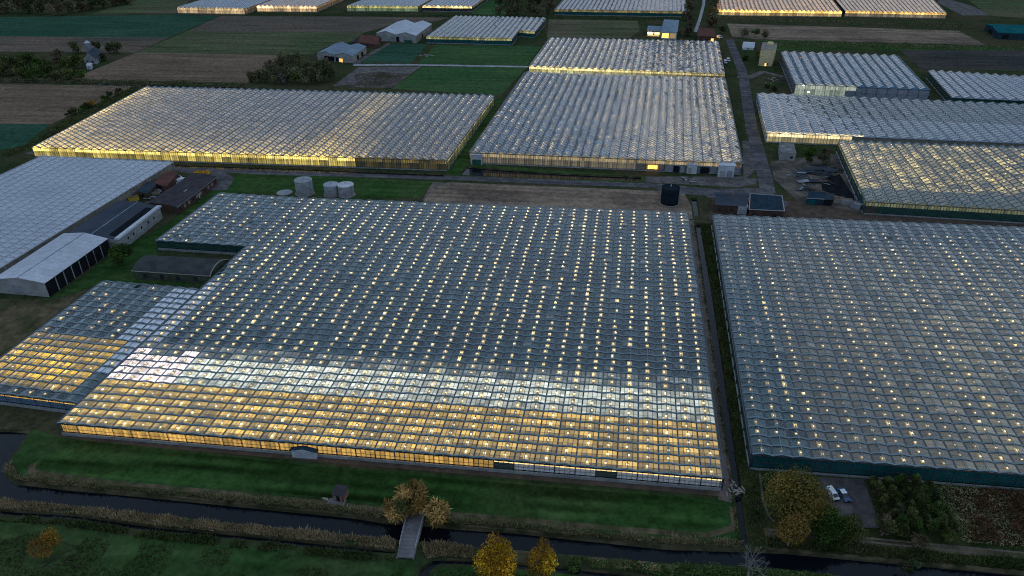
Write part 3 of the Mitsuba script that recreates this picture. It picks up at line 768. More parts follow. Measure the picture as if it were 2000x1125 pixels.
def shed(key, f, wall, roof, rise=1.0, axis='v', kind='gable', over=.3, features=(), ribs=0, trim=None, wall_tones=None, split=1):
    """Walls, roof and openings under thing key. axis: the ridge runs to the back ('v') or along the front ('u'); split: gables side by side."""
    e = f.e
    for s in 'FRBL':
        m = MB().poly([f.side(s, 0, 0), f.side(s, 1, 0), f.side(s, 1, e), f.side(s, 0, e)])
        part(key, 'wall', m, (wall_tones or {}).get(s, wall))
    ou, ov = over / f.w, over / f.d
    if kind == 'flat':
        part(key, 'roof', slab([f.at(-ou, -ov, e), f.at(1 + ou, -ov, e), f.at(1 + ou, 1 + ov, e), f.at(-ou, 1 + ov, e)], .25), roof)
    elif kind == 'mono':
        part(key, 'roof', slab([f.at(-ou, -ov, e), f.at(1 + ou, -ov, e), f.at(1 + ou, 1 + ov, e + rise), f.at(-ou, 1 + ov, e + rise)], .18), roof)
        part(key, 'wall', MB().poly([f.at(0, 1, e), f.at(0, 1, e + rise), f.at(0, 0, e)]).poly([f.at(1, 0, e), f.at(1, 1, e + rise), f.at(1, 1, e)]), wall)
    elif kind == 'arch':
        n, g, r = 12, MB(), MB()
        t = [k / n for k in range(n + 1)]
        hz = [e + rise * math.sin(math.pi * x) ** .7 for x in t]
        for k in range(n):
            r.add(*slab([f.at(-ou, t[k], hz[k]), f.at(1 + ou, t[k], hz[k]), f.at(1 + ou, t[k + 1], hz[k + 1]), f.at(-ou, t[k + 1], hz[k + 1])], .15).mesh())
            for u in (0, 1):
                g.poly([f.at(u, t[k], e), f.at(u, t[k], hz[k]), f.at(u, t[k + 1], hz[k + 1]), f.at(u, t[k + 1], e)])
        part(key, 'roof', r, roof), part(key, 'gable', g, wall)
        edge = MB()
        for k in range(n):
            edge.beam(f.at(1 + ou, t[k], hz[k] + .02), f.at(1 + ou, t[k + 1], hz[k + 1] + .02), .3, .2)
        part(key, 'verge', edge, trim or 'wall_grey')
    elif kind == 'hip':
        m = .5 * min(1, f.d / f.w)
        c = [f.at(-ou, -ov, e), f.at(1 + ou, -ov, e), f.at(1 + ou, 1 + ov, e), f.at(-ou, 1 + ov, e)]
        a, b = f.at(m, .5, e + rise), f.at(1 - m, .5, e + rise)
        part(key, 'roof', MB().poly([c[0], c[1], b, a]).poly([c[2], c[3], a, b]).poly([c[1], c[2], b]).poly([c[3], c[0], a]), roof)
        part(key, 'ridge_cap', MB().beam(a, b, .3, .12), trim or roof)
    else:
        for g_ in range(split):
            lo, hi = g_ / split, (g_ + 1) / split
            mid = (lo + hi) / 2
            if axis == 'v':
                q = lambda u, v, z: f.at(u, v, z)
                ends = ((lo - ou * (g_ == 0), hi + ou * (g_ == split - 1)), (-ov, 1 + ov))
            else:
                q = lambda u, v, z: f.at(v, u, z)
                ends = ((lo - ov, hi + ov), (-ou, 1 + ou))
            (u0, u1), (v0, v1) = ends
            flip = 1 if axis == 'v' else -1
            for a, b, za, zb in ((u0, mid, e, e + rise), (mid, u1, e + rise, e)):
                part(key, 'roof', slab([q(a, v0, za), q(b, v0, zb), q(b, v1, zb), q(a, v1, za)][::flip], .16), roof)
            part(key, 'gable', MB().poly([q(lo, 0, e), q(hi, 0, e), q(mid, 0, e + rise)]).poly([q(hi, 1, e), q(lo, 1, e), q(mid, 1, e + rise)]), wall)
            part(key, 'ridge_cap', MB().beam(q(mid, v0, e + rise + .14), q(mid, v1, e + rise + .14), .35, .1), trim or 'bar_pale')
            if ribs:
                rb = MB()
                for k in range(1, ribs):
                    t = v0 + (v1 - v0) * k / ribs
                    for a, b, za, zb in ((u0, mid, e, e + rise), (mid, u1, e + rise, e)):
                        rb.beam(q(a, t, za + .15), q(b, t, zb + .15), .10, .08)
                part(key, 'roof_seams', rb, roof, stuff=True)
    for s, a0, a1, z0, z1, name, tn in features:
        p = panel(f, s, a0, a1, z0, z1)
        if isinstance(tn, tuple):
            part(key, name, p, 'glow_base', **glow(None, rgb=tn, weight=.03))
        else:
            part(key, name, p, tn)
    return key


# packing sheds left
k = thing('packing_shed', 'white roofed shed with an open dark side, at the left edge', 'shed')
f = Frame([(-11, 545), (87, 553), (209, 467), (125, 457)], 5.3)
shed(k, f, 'wall_grey', 'tin_white', 1.3, features=[('R', .02, .10, .2, 4.6, 'door', 'black'), ('R', .55, .78, .2, 4.2, 'door', 'black'), ('F', .3, .5, .1, 3.6, 'door', 'grey_steel')] + [('R', a, a + .012, 0, 5, 'post', 'wall_grey') for a in (.14, .26, .38, .5, .62, .74, .86)],
     ribs=14, wall_tones={'R': 'black'})
k = thing('packing_shed', 'slate blue roofed shed with a pale parapet, between the white shed and the brick house', 'shed')
f = Frame([(133, 455), (228, 469), (312, 404), (230, 393)], 5.0)
shed(k, f, 'wall_grey', 'slate_roof', .9, over=.02, features=[('R', a, a + .03, 2.2, 3.2, 'window', 'window_dark') for a in (.2, .32, .5, .66, .8)] + [('F', .85, .95, .1, 2.6, 'door', 'grey_steel')])
part(k, 'parapet', MB().beam(f.at(1.0, 0, 5.02), f.at(1.0, 1, 5.02), 1.6, .75), 'tin_white')
part(k, 'roof_dip', slab([f.at(.78, .06, 5.5), f.at(.93, .06, 5.35), f.at(.93, .9, 5.35), f.at(.78, .9, 5.5)], .06), 'black')
k = thing('brick_house', 'long low brick building with a dark roof beside the junk yard', 'building')
f = Frame([(291, 396), (346, 404), (422, 346), (378, 339)], 3.3)
shed(k, f, 'brick', 'tile_dark', .5, features=[('R', a, a + .045, .9, 2.3, 'window', 'stone' if j % 3 else 'window_dark') for j, a in enumerate(np.arange(.04, .95, .1))] + [('F', .3, .42, .1, 2.3, 'door', 'wood')] +
     [('R', .5, .53, .1, 2.2, 'door', 'porch_white')], trim='tile_dark', over=.5)
part(k, 'gutter', MB().beam(f.at(1.03, -.02, 3.25), f.at(1.03, 1.02, 3.25), .25, .2), 'wall_grey')
for u, v in ((.45, .55), (.62, .4), (.5, .25)):
    part(k, 'skylight', slab([f.at(u, v, 3.85), f.at(u + .03, v, 3.8), f.at(u + .03, v + .08, 3.8), f.at(u, v + .08, 3.85)], .08), 'wall_grey')
k = thing('barn', 'dark arched roof barn standing in the notch of the largest greenhouse', 'barn')
f = Frame([(260, 529), (409, 539), (446, 509), (300, 501)], 3.2)
shed(k, f, 'moss_wall', 'moss_roof', 2.2, kind='arch', trim='wall_beige', features=[('F', a, a + .05, .8, 2.4, 'window', 'window_dark') for a in (.12, .34, .55, .78)] + [('F', .44, .5, .1, 2.3, 'door', 'wood'), ('R', .35, .65, .1, 2.9, 'door', 'moss_wall')])
part(k, 'eave_gutter', MB().beam(f.at(-.02, -.02, 3.15), f.at(1.02, -.02, 3.15), .25, .2), 'wall_beige')


def tank(px, py, r, h, col, label, top='tank_grey', name='water_tank', group=None, sides=40):
    c = at(px, py)
    k = thing(name, label, 'tank', group)
    ang = np.arange(sides) * 2 * np.pi / sides
    ring = np.column_stack([np.cos(ang), np.sin(ang), 0 * ang])
    part(k, 'wall', MB().hexa(ring * r + c, ring * r + c + [0, 0, h]), col, smooth=35)
    part(k, 'rim', MB().hexa(ring * (r + .12) + c + [0, 0, h - .2], ring * (r + .12) + c + [0, 0, h + .12]), top, smooth=35)
    m, n = MB(), 0
    top_ring = ring * (r - .1) + c + [0, 0, h + .13]
    for i in range(sides):
        m.poly([top_ring[i], top_ring[(i + 1) % sides], c + [0, 0, h + .13 + r * .12]])
    part(k, 'lid', m, top)
    seams = MB()
    for z in np.arange(1.2, h - .3, 1.2):
        lo = ring * (r + .03) + c + [0, 0, z]
        seams.hexa(lo, lo + [0, 0, .08])
    part(k, 'seams', seams, col, stuff=True)
    part(k, 'base', MB().hexa(ring * (r + .5) + c, ring * (r + .5) + c + [0, 0, .25]), 'stone', smooth=35)
    lad = MB()
    a = np.array([math.cos(-.6), math.sin(-.6), 0])
    b = np.array([-a[1], a[0], 0])
    for s in (-.25, .25):
        lad.beam(c + a * (r + .2) + b * s, c + a * (r + .2) + b * s + [0, 0, h + .5], .06, .06, up=(1, 0, 0))
    for z in np.arange(.4, h, .4):
        lad.beam(c + a * (r + .2) - b * .25 + [0, 0, z], c + a * (r + .2) + b * .25 + [0, 0, z], .05, .05)
    part(k, 'ladder', lad, 'grey_steel')
    vent = MB().hexa(ring[::5] * .3 + c + [0, 0, h + .1 + r * .11], ring[::5] * .22 + c + [0, 0, h + .7 + r * .12])
    part(k, 'vent', vent, 'pale_steel')
    return k


tank(596, 378, 3.7, 6.4, 'tank_grey', 'tallest grey water tank, left of the two smaller tanks on the lawn')
tank(649, 380, 3.2, 4.7, 'tank_grey', 'left one of the two squat grey tanks on the lawn', top='pale_steel')
tank(677, 381, 3.4, 4.9, 'tank_grey', 'right one of the two squat grey tanks on the lawn', top='white_steel')
tank(1307, 397, 3.7, 7.2, 'tank_black', 'black water tank on the sand lot at the back right of the largest greenhouse', top='tank_black')
c = at(556, 377)
k = thing('cistern_lid', 'flat round pale cistern lid on the grass left of the tallest tank', 'cistern')
a_ = np.arange(32) * 2 * np.pi / 32
r_ = np.column_stack([np.cos(a_), np.sin(a_), 0 * a_])
part(k, 'curb', MB().hexa(r_ * 3.4 + c, r_ * 3.4 + c + [0, 0, .3]), 'stone', smooth=35), part(k, 'cover', MB().hexa(r_ * 3.2 + c + [0, 0, .3], r_ * 3.2 + c + [0, 0, .4]), 'tank_grey', smooth=35)

# by the junction
k = thing('cottage', 'dark slate roofed cottage between the junction and the right hand greenhouse', 'house')
f = Frame([(1398, 400), (1456, 403), (1462, 380), (1397, 377)], 3.4)
shed(k, f, 'brick', 'slate_roof', 1.6, axis='u', features=[('F', .1, .2, .8, 2.2, 'window', 'window_dark'), ('F', .3, .42, .1, 2.4, 'door', 'wood'), ('F', .5, .62, .8, 2.2, 'window', 'window_dark')], trim='slate_roof', over=.5)
part(k, 'chimney', MB().beam(f.at(.5, .55, 4.0), f.at(.5, .55, 6.4), .7, .7, up=(1, 0, 0)), 'brick_pale')
k = thing('cottage', 'cottage with a dark glossy panel roof, right of the slate roofed one', 'house')
f = Frame([(1464, 410), (1531, 413), (1525, 387), (1465, 383)], 3.4)
shed(k, f, 'brick', 'tile_dark', 1.0, kind='mono', over=.4, features=[('F', .1, .2, .8, 2.2, 'window', 'window_dark'), ('F', .45, .55, .1, 2.3, 'door', 'wood'), ('F', .7, .82, .8, 2.2, 'window', 'window_dark')])
for i in range(6):
    u0, u1 = .03 + i * .16, .03 + i * .16 + .145
    part(k, 'solar_panel', slab([f.at(u0, .03, 3.65 + .03), f.at(u1, .03, 3.65 + .03), f.at(u1, .95, 3.65 + .95), f.at(u0, .95, 3.65 + .95)], .05), 'porch_blue')
for a0, a1, v0, v1 in ((-.02, 1.02, -.02, .01), (-.02, 1.02, .97, 1.0), (-.03, 0, 0, 1), (1, 1.03, 0, 1)):
    part(k, 'roof_edge', slab([f.at(a0, v0, 3.6 + v0), f.at(a1, v0, 3.6 + v0), f.at(a1, v1, 3.6 + v1), f.at(a0, v1, 3.6 + v1)], .1), 'wall_grey')


def box_thing(name, label, category, c, h, wall, roof, features=(), **kw):
    k = thing(name, label, category)
    return shed(k, Frame(c, h), wall, roof, features=features, **{'kind': 'flat', 'over': .1, **kw})


box_thing('tank_container', 'white square container standing between the two cottages', 'container', [(1442, 404), (1460, 405), (1460, 397), (1442, 396)], 3.2, 'porch_white', 'white_steel', [('F', .2, .5, .2, 2.2, 'hatch', 'pale_steel')])
box_thing('concrete_shed', 'grey concrete cube shed on the grass right of the road', 'shed', [(1524, 298), (1555, 301), (1550, 281), (1522, 279)], 3.6, 'wall_grey', 'concrete', [('F', .3, .5, .1, 2.4, 'door', 'grey_steel'), ('F', .65, .85, 1.2, 2.2, 'window', 'window_dark')])
k = box_thing('tower_house', 'cream rectangular tower house with a flat pale roof by the top right greenhouses', 'house', [(1486, 97), (1513, 98), (1518, 86), (1490, 83)], 11.5, 'cream_wall', 'stone',
              [('F', .45, .58, .1, 2.2, 'lit_window', (.5, .35, .12)), ('F', .62, .7, 1.0, 2.2, 'window', 'window_dark'), ('R', .3, .5, 1.0, 2.2, 'window', 'window_dark')])
f = Frame([(1486, 97), (1513, 98), (1518, 86), (1490, 83)], 11.5)
part(k, 'roof_kiosk', MB().hexa(np.array([f.at(.35, .6, 11.75), f.at(.75, .6, 11.75), f.at(.75, .9, 11.75), f.at(.35, .9, 11.75)]), np.array([f.at(.35, .6, 13.2), f.at(.75, .6, 13.2), f.at(.75, .9, 13.2), f.at(.35, .9, 13.2)])), 'cream_wall')
k = thing('storage_hut', 'small white arched hut on the grass left of the tower house', 'hut')
shed(k, Frame([(1450, 93), (1472, 94), (1473, 86), (1453, 85)], 1.6), 'white_steel', 'tin_white', 2.6, kind='arch', trim='tin_white', features=[('F', .4, .6, .1, 1.5, 'door', 'grey_steel')])
k = thing('farmhouse', 'red roofed farmhouse with a lamp lit yellow end wall at the head of the road', 'house')
f = Frame([(1362, 70), (1396, 72), (1393, 60), (1366, 58)], 4.0)
shed(k, f, 'brick', 'tile_red', 4.0, axis='u', trim='tile_red', features=[('F', .2, .3, 1, 2.4, 'window', 'window_dark'), ('F', .6, .7, 1, 2.4, 'window', 'window_dark'), ('R', .3, .7, .4, 3.0, 'lit_window', (.9, .5, .12)), ('F', .8, .96, .3, 2.6, 'lit_window', (.7, .38, .1))])
k = thing('shade_house', 'tall arched glasshouse with a yellow lit front beside the farmhouse', 'greenhouse')
f = Frame([(1292, 62), (1322, 63), (1325, 47), (1300, 46)], 6.0)
shed(k, f, 'pale_steel', 'bar_pale', 6.0, kind='arch', trim='pale_steel', features=[('F', .05, .5, 1, 5, 'lit_pane', (.6, .42, .1)), ('F', .55, .95, 1, 5, 'lit_pane', (.12, .09, .04)), ('L', .2, .8, .5, 4, 'lit_pane', (.4, .3, .12))])
k = thing('workshop', 'small lit workshop with bright warm windows left of the tall arched glasshouse', 'building')
shed(k, Frame([(1264, 60), (1291, 61), (1293, 52), (1268, 51)], 4.5), 'wall_beige', 'bar_pale', 2.0, axis='u', features=[('F', .05, .45, 1.6, 3.6, 'lit_window', (1.2, .85, .4)), ('F', .55, .9, 1.6, 3.6, 'lit_window', (1.0, .66, .25)), ('F', .05, .9, .2, 1.2, 'lit_window', (.3, .2, .08))])

# sheds in the fields
k = thing('field_shed', 'blue grey double roofed shed with an open front beside the tree clump', 'shed')
f = Frame([(619, 104), (688, 110), (715, 91), (654, 86)], 5.0)
shed(k, f, 'wall_grey', 'tin_blue', 2.0, split=2, trim='tin_blue', features=[('F', .2, .48, .1, 3.6, 'door', 'black'), ('F', .52, .6, .1, 3.4, 'door', 'black'), ('F', .62, .72, .1, 2.6, 'lit_window', (.5, .26, .06)), ('R', .3, .42, .1, 3.2, 'door', 'black'), ('R', .6, .75, .1, 3.2, 'door', 'black')], wall_tones={'R': 'wall_beige'})
k = thing('field_shed', 'long white double roofed shed with pale walls in front of the far field', 'shed')
f = Frame([(735, 65), (812, 70), (843, 47), (776, 43)], 6.0)
shed(k, f, 'wall_grey', 'tin_white', 2.4, split=2, trim='tin_white', features=[('F', .38, .46, .1, 3.6, 'door', 'grey_steel'), ('F', .5, .58, .1, 4.2, 'door', 'black'), ('F', .7, .9, .1, 2.2, 'door', 'green_cloth'), ('R', .35, .42, .1, 3.4, 'door', 'wood'), ('R', .7, .76, .1, 3.4, 'door', 'grey_steel')], wall_tones={'R': 'wall_beige'})
k = thing('brick_house', 'old brick house with a patchy brown roof between the two double roofed sheds', 'house')
shed(k, Frame([(700, 83), (738, 87), (744, 76), (712, 73)], 3.0), 'brick', 'tile_red', 4.2, axis='u', trim='tile_dark', features=[('F', .1, .2, .9, 2.2, 'window', 'window_dark'), ('F', .4, .5, .9, 2.2, 'window', 'window_dark'), ('R', .3, .5, .9, 2.4, 'window', 'stone')])
k = thing('lean_to', 'low dark outbuilding at the left end of the old brick house', 'shed')
shed(k, Frame([(686, 84), (699, 85), (706, 77), (693, 76)], 2.4), 'brick', 'tile_dark', 1.4, axis='v', trim='tile_dark')
k = thing('farmhouse', 'dark roofed farmhouse with white gables among the trees at the left', 'house')
shed(k, Frame([(163, 114), (187, 116), (200, 104), (178, 103)], 3.5), 'wall_grey', 'slate_roof', 4.5, trim='slate_roof', features=[('F', .2, .35, .9, 2.2, 'window', 'window_dark'), ('F', .6, .75, .9, 2.2, 'window', 'window_dark'), ('R', .3, .4, .9, 2.2, 'window', 'window_dark')])
k = thing('feed_silo', 'slim pale silo behind the dark roofed farmhouse', 'silo')
c = at(176, 104)
r_ = np.column_stack([np.cos(a_), np.sin(a_), 0 * a_])
part(k, 'wall', MB().hexa(r_ * 2.2 + c, r_ * 2.2 + c + [0, 0, 8]), 'grey_steel', smooth=35), part(k, 'cap', MB().hexa(r_ * 2.3 + c + [0, 0, 8], r_ * .4 + c + [0, 0, 9.6]), 'white_steel', smooth=35)
box_thing('garden_shed', 'small white shed in front of the dark roofed farmhouse', 'shed', [(168, 128), (177, 129), (180, 124), (171, 123)], 2.6, 'porch_white', 'tin_white', [('F', .3, .6, .1, 2.0, 'door', 'grey_steel')])
k = thing('barn', 'dark teal sheeted barn at the top right edge', 'barn')
shed(k, Frame([(1950, 64), (2040, 68), (2020, 50), (1926, 47)], 5.0), 'porch_blue', 'teal_cloth', 1.6, axis='u', trim='teal_cloth', features=[('F', .1, .25, .1, 3.6, 'door', 'black'), ('L', .3, .6, .1, 3.6, 'door', 'black')])

# small pump house by the canal, with its slab
k = thing('pump_house', 'tiny brick pump house with a dark roof on the lawn by the canal', 'hut')
f = Frame([(649, 966), (671, 969), (679, 953), (657, 950)], 1.9)
shed(k, f, 'brick_pale', 'tile_dark', .35, kind='mono', over=.18, features=[('F', .3, .62, .1, 1.6, 'door', 'black'), ('F', .78, .95, .2, 1.5, 'panel', 'cab_red')])
labels[put('concrete_slab', slab([*[at(x, y, .05) for x, y in ((636, 989), (671, 991), (677, 977), (645, 973))]], .12), 'deck')] = {'label': 'square concrete slab in front of the pump house', 'category': 'slab'}
labels[put('stone_ramp', slab([*[at(x, y, .04) for x, y in ((628, 974), (642, 979), (641, 973), (631, 972))]], .10), 'stone')] = {'label': 'small pale stone wedge left of the concrete slab', 'category': 'slab'}

# the bridge
k = thing('bridge', 'narrow concrete bridge with white railings over the canal', 'bridge')
A, B = [at(x, y) for x, y in ((797, 1000), (830, 1004))], [at(x, y) for x, y in ((776, 1091), (807, 1093))]
n_ = 12
for i in range(n_):
    t0, t1 = i / n_ + .002, (i + 1) / n_ - .002
    q = [A[0] * (1 - t1) + B[0] * t1, A[1] * (1 - t1) + B[1] * t1, A[1] * (1 - t0) + B[1] * t0, A[0] * (1 - t0) + B[0] * t0]
    part(k, 'deck_slab', slab([p + [0, 0, .25] for p in q], .22), 'deck')
for side_, (p, q) in enumerate(zip(A, B)):
    for z in (.55, 1.0, 1.4):
        part(k, 'rail', MB().beam(p + [0, 0, z], p * .2 + q * .8 + [0, 0, z], .07, .07), 'pale_steel')
    posts = 11
    for i in range(posts):
        b = p + (q - p) * .8 * i / (posts - 1) + [0, 0, .46]
        part(k, 'post', MB().beam(b, b + [0, 0, 1.0], .08, .08, up=(1, 0, 0)), 'pale_steel')
    part(k, 'girder', MB().beam(p + [0, 0, -.25], q + [0, 0, -.25], .3, .5), 'stone')
for t in (.25, .62):
    a, b = A[0] * (1 - t) + B[0] * t, A[1] * (1 - t) + B[1] * t
    part(k, 'pier', MB().beam(a + [0, 0, -1.2], b + [0, 0, -1.2], .4, 1.2), 'stone')

# fittings of the greenhouses: porch, cabins, doors
M_, g = MAIN[0], 'greenhouse'
u_ = 34 * .362


def on_front(b, u, o, z):
    return b.at(u, -o / (b.d / b.nr), z)


def annex(g, b, u0, u1, depth, h, wall, roof, name, rise=0.0, door=None):
    q = lambda u, o, z: on_front(b, u, o, z)
    w = MB().poly([q(u0, depth, .02), q(u1, depth, .02), q(u1, depth, h), q(u0, depth, h)]).poly([q(u1, depth, .02), q(u1, .1, .02), q(u1, .1, h), q(u1, depth, h)]).poly([q(u0, .1, .02), q(u0, depth, .02), q(u0, depth, h), q(u0, .1, h)])
    k = part(g, name, w, wall)
    um = (u0 + u1) / 2
    o0, o1 = depth + .35, .1
    e = .35 / 4.5
    if rise:
        r = MB()
        for a, c, za, zc in ((u0 - e, um, h, h + rise), (um, u1 + e, h + rise, h)):
            r.add(*slab([q(a, o0, za), q(c, o0, zc), q(c, o1, zc), q(a, o1, za)], .15).mesh())
        r2 = MB().poly([q(u0, depth, h), q(u1, depth, h), q(um, depth, h + rise)])
        put(part_key(k, 'roof'), r, roof), put(part_key(k, 'gable'), r2, wall)
    else:
        put(part_key(k, 'roof'), slab([q(u0 - e, o0, h), q(u1 + e, o0, h), q(u1 + e, o1, h), q(u0 - e, o1, h)], .15), roof)
    for a0, a1, z1, tn in door or ():
        ua, ub = u0 + (u1 - u0) * a0, u0 + (u1 - u0) * a1
        lo = np.array([q(ua, depth + .08, .05), q(ub, depth + .08, .05), q(ub, depth, .05), q(ua, depth, .05)])
        put(part_key(k, 'door'), MB().hexa(lo, lo + [0, 0, z1]), tn)
    return k


annex('greenhouse', MAIN[0], 12.72, 14.0, 1.0, 2.3, 'porch_white', 'porch_blue', 'porch', .8, [(.1, .46, 2.1, 'pale_steel'), (.54, .9, 2.1, 'pale_steel')])
mid = next(k for k, v in labels.items() if 'narrow pond' in v.get('label', ''))
bm = MID[0]
annex(mid, bm, .25, 1.45, 1.8, 5.0, 'pale_steel', 'tin_white', 'cabin', 0, [(.1, .9, 2.6, 'green_cloth')])
annex(mid, bm, bm.nb - 2.4, bm.nb - .8, 4.0, 5.6, 'tin_white', 'tin_white', 'cabin', 0, [(.1, .45, 3.0, 'wall_grey'), (.55, .9, 3.0, 'grey_steel')])
annex(mid, bm, bm.nb - 5.6, bm.nb - 4.6, 1.5, 4.6, 'tin_white', 'tin_white', 'cabin', 0, [(.1, .45, 3.0, 'wall_grey')])
for i, (a, w_, tn) in enumerate(((7.9, .8, 'grey_steel'), (7.0, .7, 'black'), (6.4, .5, 'wall_grey'), (4.2, .9, 'black'), (3.2, .6, 'grey_steel'))):
    lo = np.array([on_front(bm, bm.nb - a, .25, .05), on_front(bm, bm.nb - a + w_, .25, .05), on_front(bm, bm.nb - a + w_, .1, .05), on_front(bm, bm.nb - a, .1, .05)])
    part(mid, 'door', MB().hexa(lo, lo + [0, 0, 3.0]), tn)
ua = bm.nb * .665
lo = np.array([on_front(bm, ua, .3, 1.2), on_front(bm, ua + 1.0, .3, 1.2), on_front(bm, ua + 1.0, .1, 1.2), on_front(bm, ua, .1, 1.2)])
part(mid, 'lit_doorway', MB().hexa(lo, lo + [0, 0, 1.7]), 'glow_base', label='small orange lit loading door', **glow(None, rgb=(1.6, .55, .08), weight=.15))
tall = next(k for k, v in labels.items() if 'tall pale walls' in v.get('label', ''))
p = at(1578, 180, 4.5) + [0, -.8, 0]
part(tall, 'flood_lamp', MB().hexa(np.array([[-.6, -.3, 0], [.6, -.3, 0], [.6, .3, 0], [-.6, .3, 0]]) + p, np.array([[-.6, -.3, .6], [.6, -.3, .6], [.6, .3, .6], [-.6, .3, .6]]) + p), 'white_steel', label='glaring white flood lamp on the front wall', **glow(None, rgb=(14, 14, 12), weight=.2))
# ------------------------------------------------------------------ trees, shrubs, reeds
LEAF = {'brown': ((.32, .205, .075), (.40, .25, .085)), 'yellow': ((.62, .35, .025), (.50, .25, .02)), 'orange': ((.30, .155, .02), (.22, .12, .02)), 'autumn': ((.20, .125, .03), (.12, .10, .026)), 'rust': ((.16, .10, .03), (.20, .12, .035)),
        'green': ((.036, .072, .016), (.052, .088, .020)), 'olive': ((.085, .090, .030), (.060, .074, .026)), 'dark': ((.034, .052, .022), (.045, .060, .028)), 'bush': ((.05, .085, .022), (.07, .10, .03)), 'lime': ((.16, .19, .02), (.10, .14, .02)),
        'dusk': ((.10, .10, .050), (.125, .115, .062)), 'umber': ((.125, .094, .058), (.085, .070, .042)), 'pale': ((.12, .12, .10), (.09, .09, .08)), 'tan': ((.42, .31, .18), (.26, .20, .11)), 'straw': ((.27, .225, .12), (.11, .12, .05)), 'sedge': ((.055, .082, .026), (.12, .115, .05)), 'red': ((.10, .045, .025), (.06, .04, .025))}  # dusk tone is lifted, with distance haze painted into the leaf colour


def leaves(rng, pos, out, size, cols, tint, long_=1.0):
    """One small four cornered leaf clump at each position; out: outward directions."""
    n = len(pos)
    a = rng.normal(size=(n, 3)) + out * .5
    a /= np.linalg.norm(a, axis=1, keepdims=True)
    b = np.cross(a, rng.normal(size=(n, 3)))
    b /= np.linalg.norm(b, axis=1, keepdims=True)
    if long_ > 1:
        b = out * .9 + rng.normal(size=(n, 3)) * .3
        b /= np.linalg.norm(b, axis=1, keepdims=True)
        a = np.cross(b, rng.normal(size=(n, 3)))
        a /= np.linalg.norm(a, axis=1, keepdims=True)
    c = np.cross(a, b) if long_ == 1 else a
    s = (size * rng.uniform(.55, 1.25, n))[:, None]
    q = np.stack([pos - b * s * long_, pos + c * s * .55, pos + b * s * long_, pos - c * s * .5], 1)
    t = rng.random(n)[:, None]
    col = 1.25 * (np.array(cols[0]) * t + np.array(cols[1]) * (1 - t)) * tint[:, None] * rng.uniform(.75, 1.3, n)[:, None]
    return q.reshape(-1, 3), np.arange(4 * n).reshape(-1, 4), np.repeat(col, 4, 0)


def limb(m, p, q, r0, r1, n=6):
    p, q = np.asarray(p, float), np.asarray(q, float)
    d = (q - p) / np.linalg.norm(q - p)
    s = np.cross(d, [.3, .9, .2])
    s /= np.linalg.norm(s)
    t = np.cross(d, s)
    ang = np.arange(n) * 2 * np.pi / n
    ring = np.cos(ang)[:, None] * s + np.sin(ang)[:, None] * t
    m.hexa(p + ring * r0, q + ring * r1)


def tree(px, py, h, r, kind, label, group=None, n=1500, leaf=.42, lobes=9, base=.25, shape='round', name='tree', seed=0, bark='bark', kind2=None, long_=1.0, trunk=True, gap=0.0, cat='tree'):
    rng = np.random.default_rng(seed + 7 + int(px * 13 + py * 7))
    k = thing(name, label, cat, group)
    o = at(px, py)
    c0, rz = h * (base + 1) / 2, h * (1 - base) / 2
    if trunk:
        m = MB()
        limb(m, o - [0, 0, .2], o + [0, 0, h * .45], .028 * h, .017 * h, 8), limb(m, o + [0, 0, h * .45], o + [rng.normal() * .2, rng.normal() * .2, h * .85], .017 * h, .005 * h)
        part(k, 'trunk', m, bark)
    cen, rad = [], []
    for i in range(lobes):
        d = rng.normal(size=3)
        d /= np.linalg.norm(d)
        f = rng.uniform(.35, .72)
        z = d[2] * rz * f
        w = 1.0
        if shape == 'cone':
            w = np.clip(1.15 - (z + rz) / (2 * rz), .15, 1)
        elif shape == 'egg':
            w = np.clip(1.0 - .5 * z / rz, .3, 1.2)
        cen.append(o + [d[0] * r * f * w, d[1] * r * f * w, c0 + z])
        rad.append(rng.uniform(.34, .55) * w + .08)
    cen, rad = np.array(cen), np.array(rad)
    if trunk:
        m = MB()
        for c in cen:
            s = o + [0, 0, np.clip((c[2] - o[2]) * rng.uniform(.35, .6), .12 * h, .75 * h)]
            limb(m, s, c, .010 * h, .003 * h, 5)
            for _ in range(2):
                limb(m, s * .4 + c * .6, c + rng.normal(size=3) * r * .3, .005 * h, .002 * h, 4)
        part(k, 'limbs', m, bark)
    i = rng.integers(0, lobes, n)
    d = rng.normal(size=(n, 3))
    d /= np.linalg.norm(d, axis=1, keepdims=True)
    rr = rng.random(n) ** .4
    pos = cen[i] + d * (rr * rad[i])[:, None] * np.array([r, r, min(r, rz) * 1.05])
    pos[:, 2] = np.maximum(pos[:, 2], .15)
    keep = meshkit.noise(pos * .9 / max(leaf * 3.5, .9), seed) > gap
    pos, d, i = pos[keep], d[keep], i[keep]
    tint = rng.uniform(.4, 1.6, lobes)[i]
    v, f, col = leaves(rng, pos, d, leaf, LEAF[kind], tint, long_)
    if kind2:
        second = (rng.random(lobes) < .4)[i]
        v2, f2, col2 = leaves(np.random.default_rng(seed), pos, d, leaf, LEAF[kind2], tint, long_)
        col = np.where(np.repeat(second, 4)[:, None], col2, col)
    part(k, 'crown', (v, f), None, 'leaf', color=np.clip(col, 0, .9))
    return k


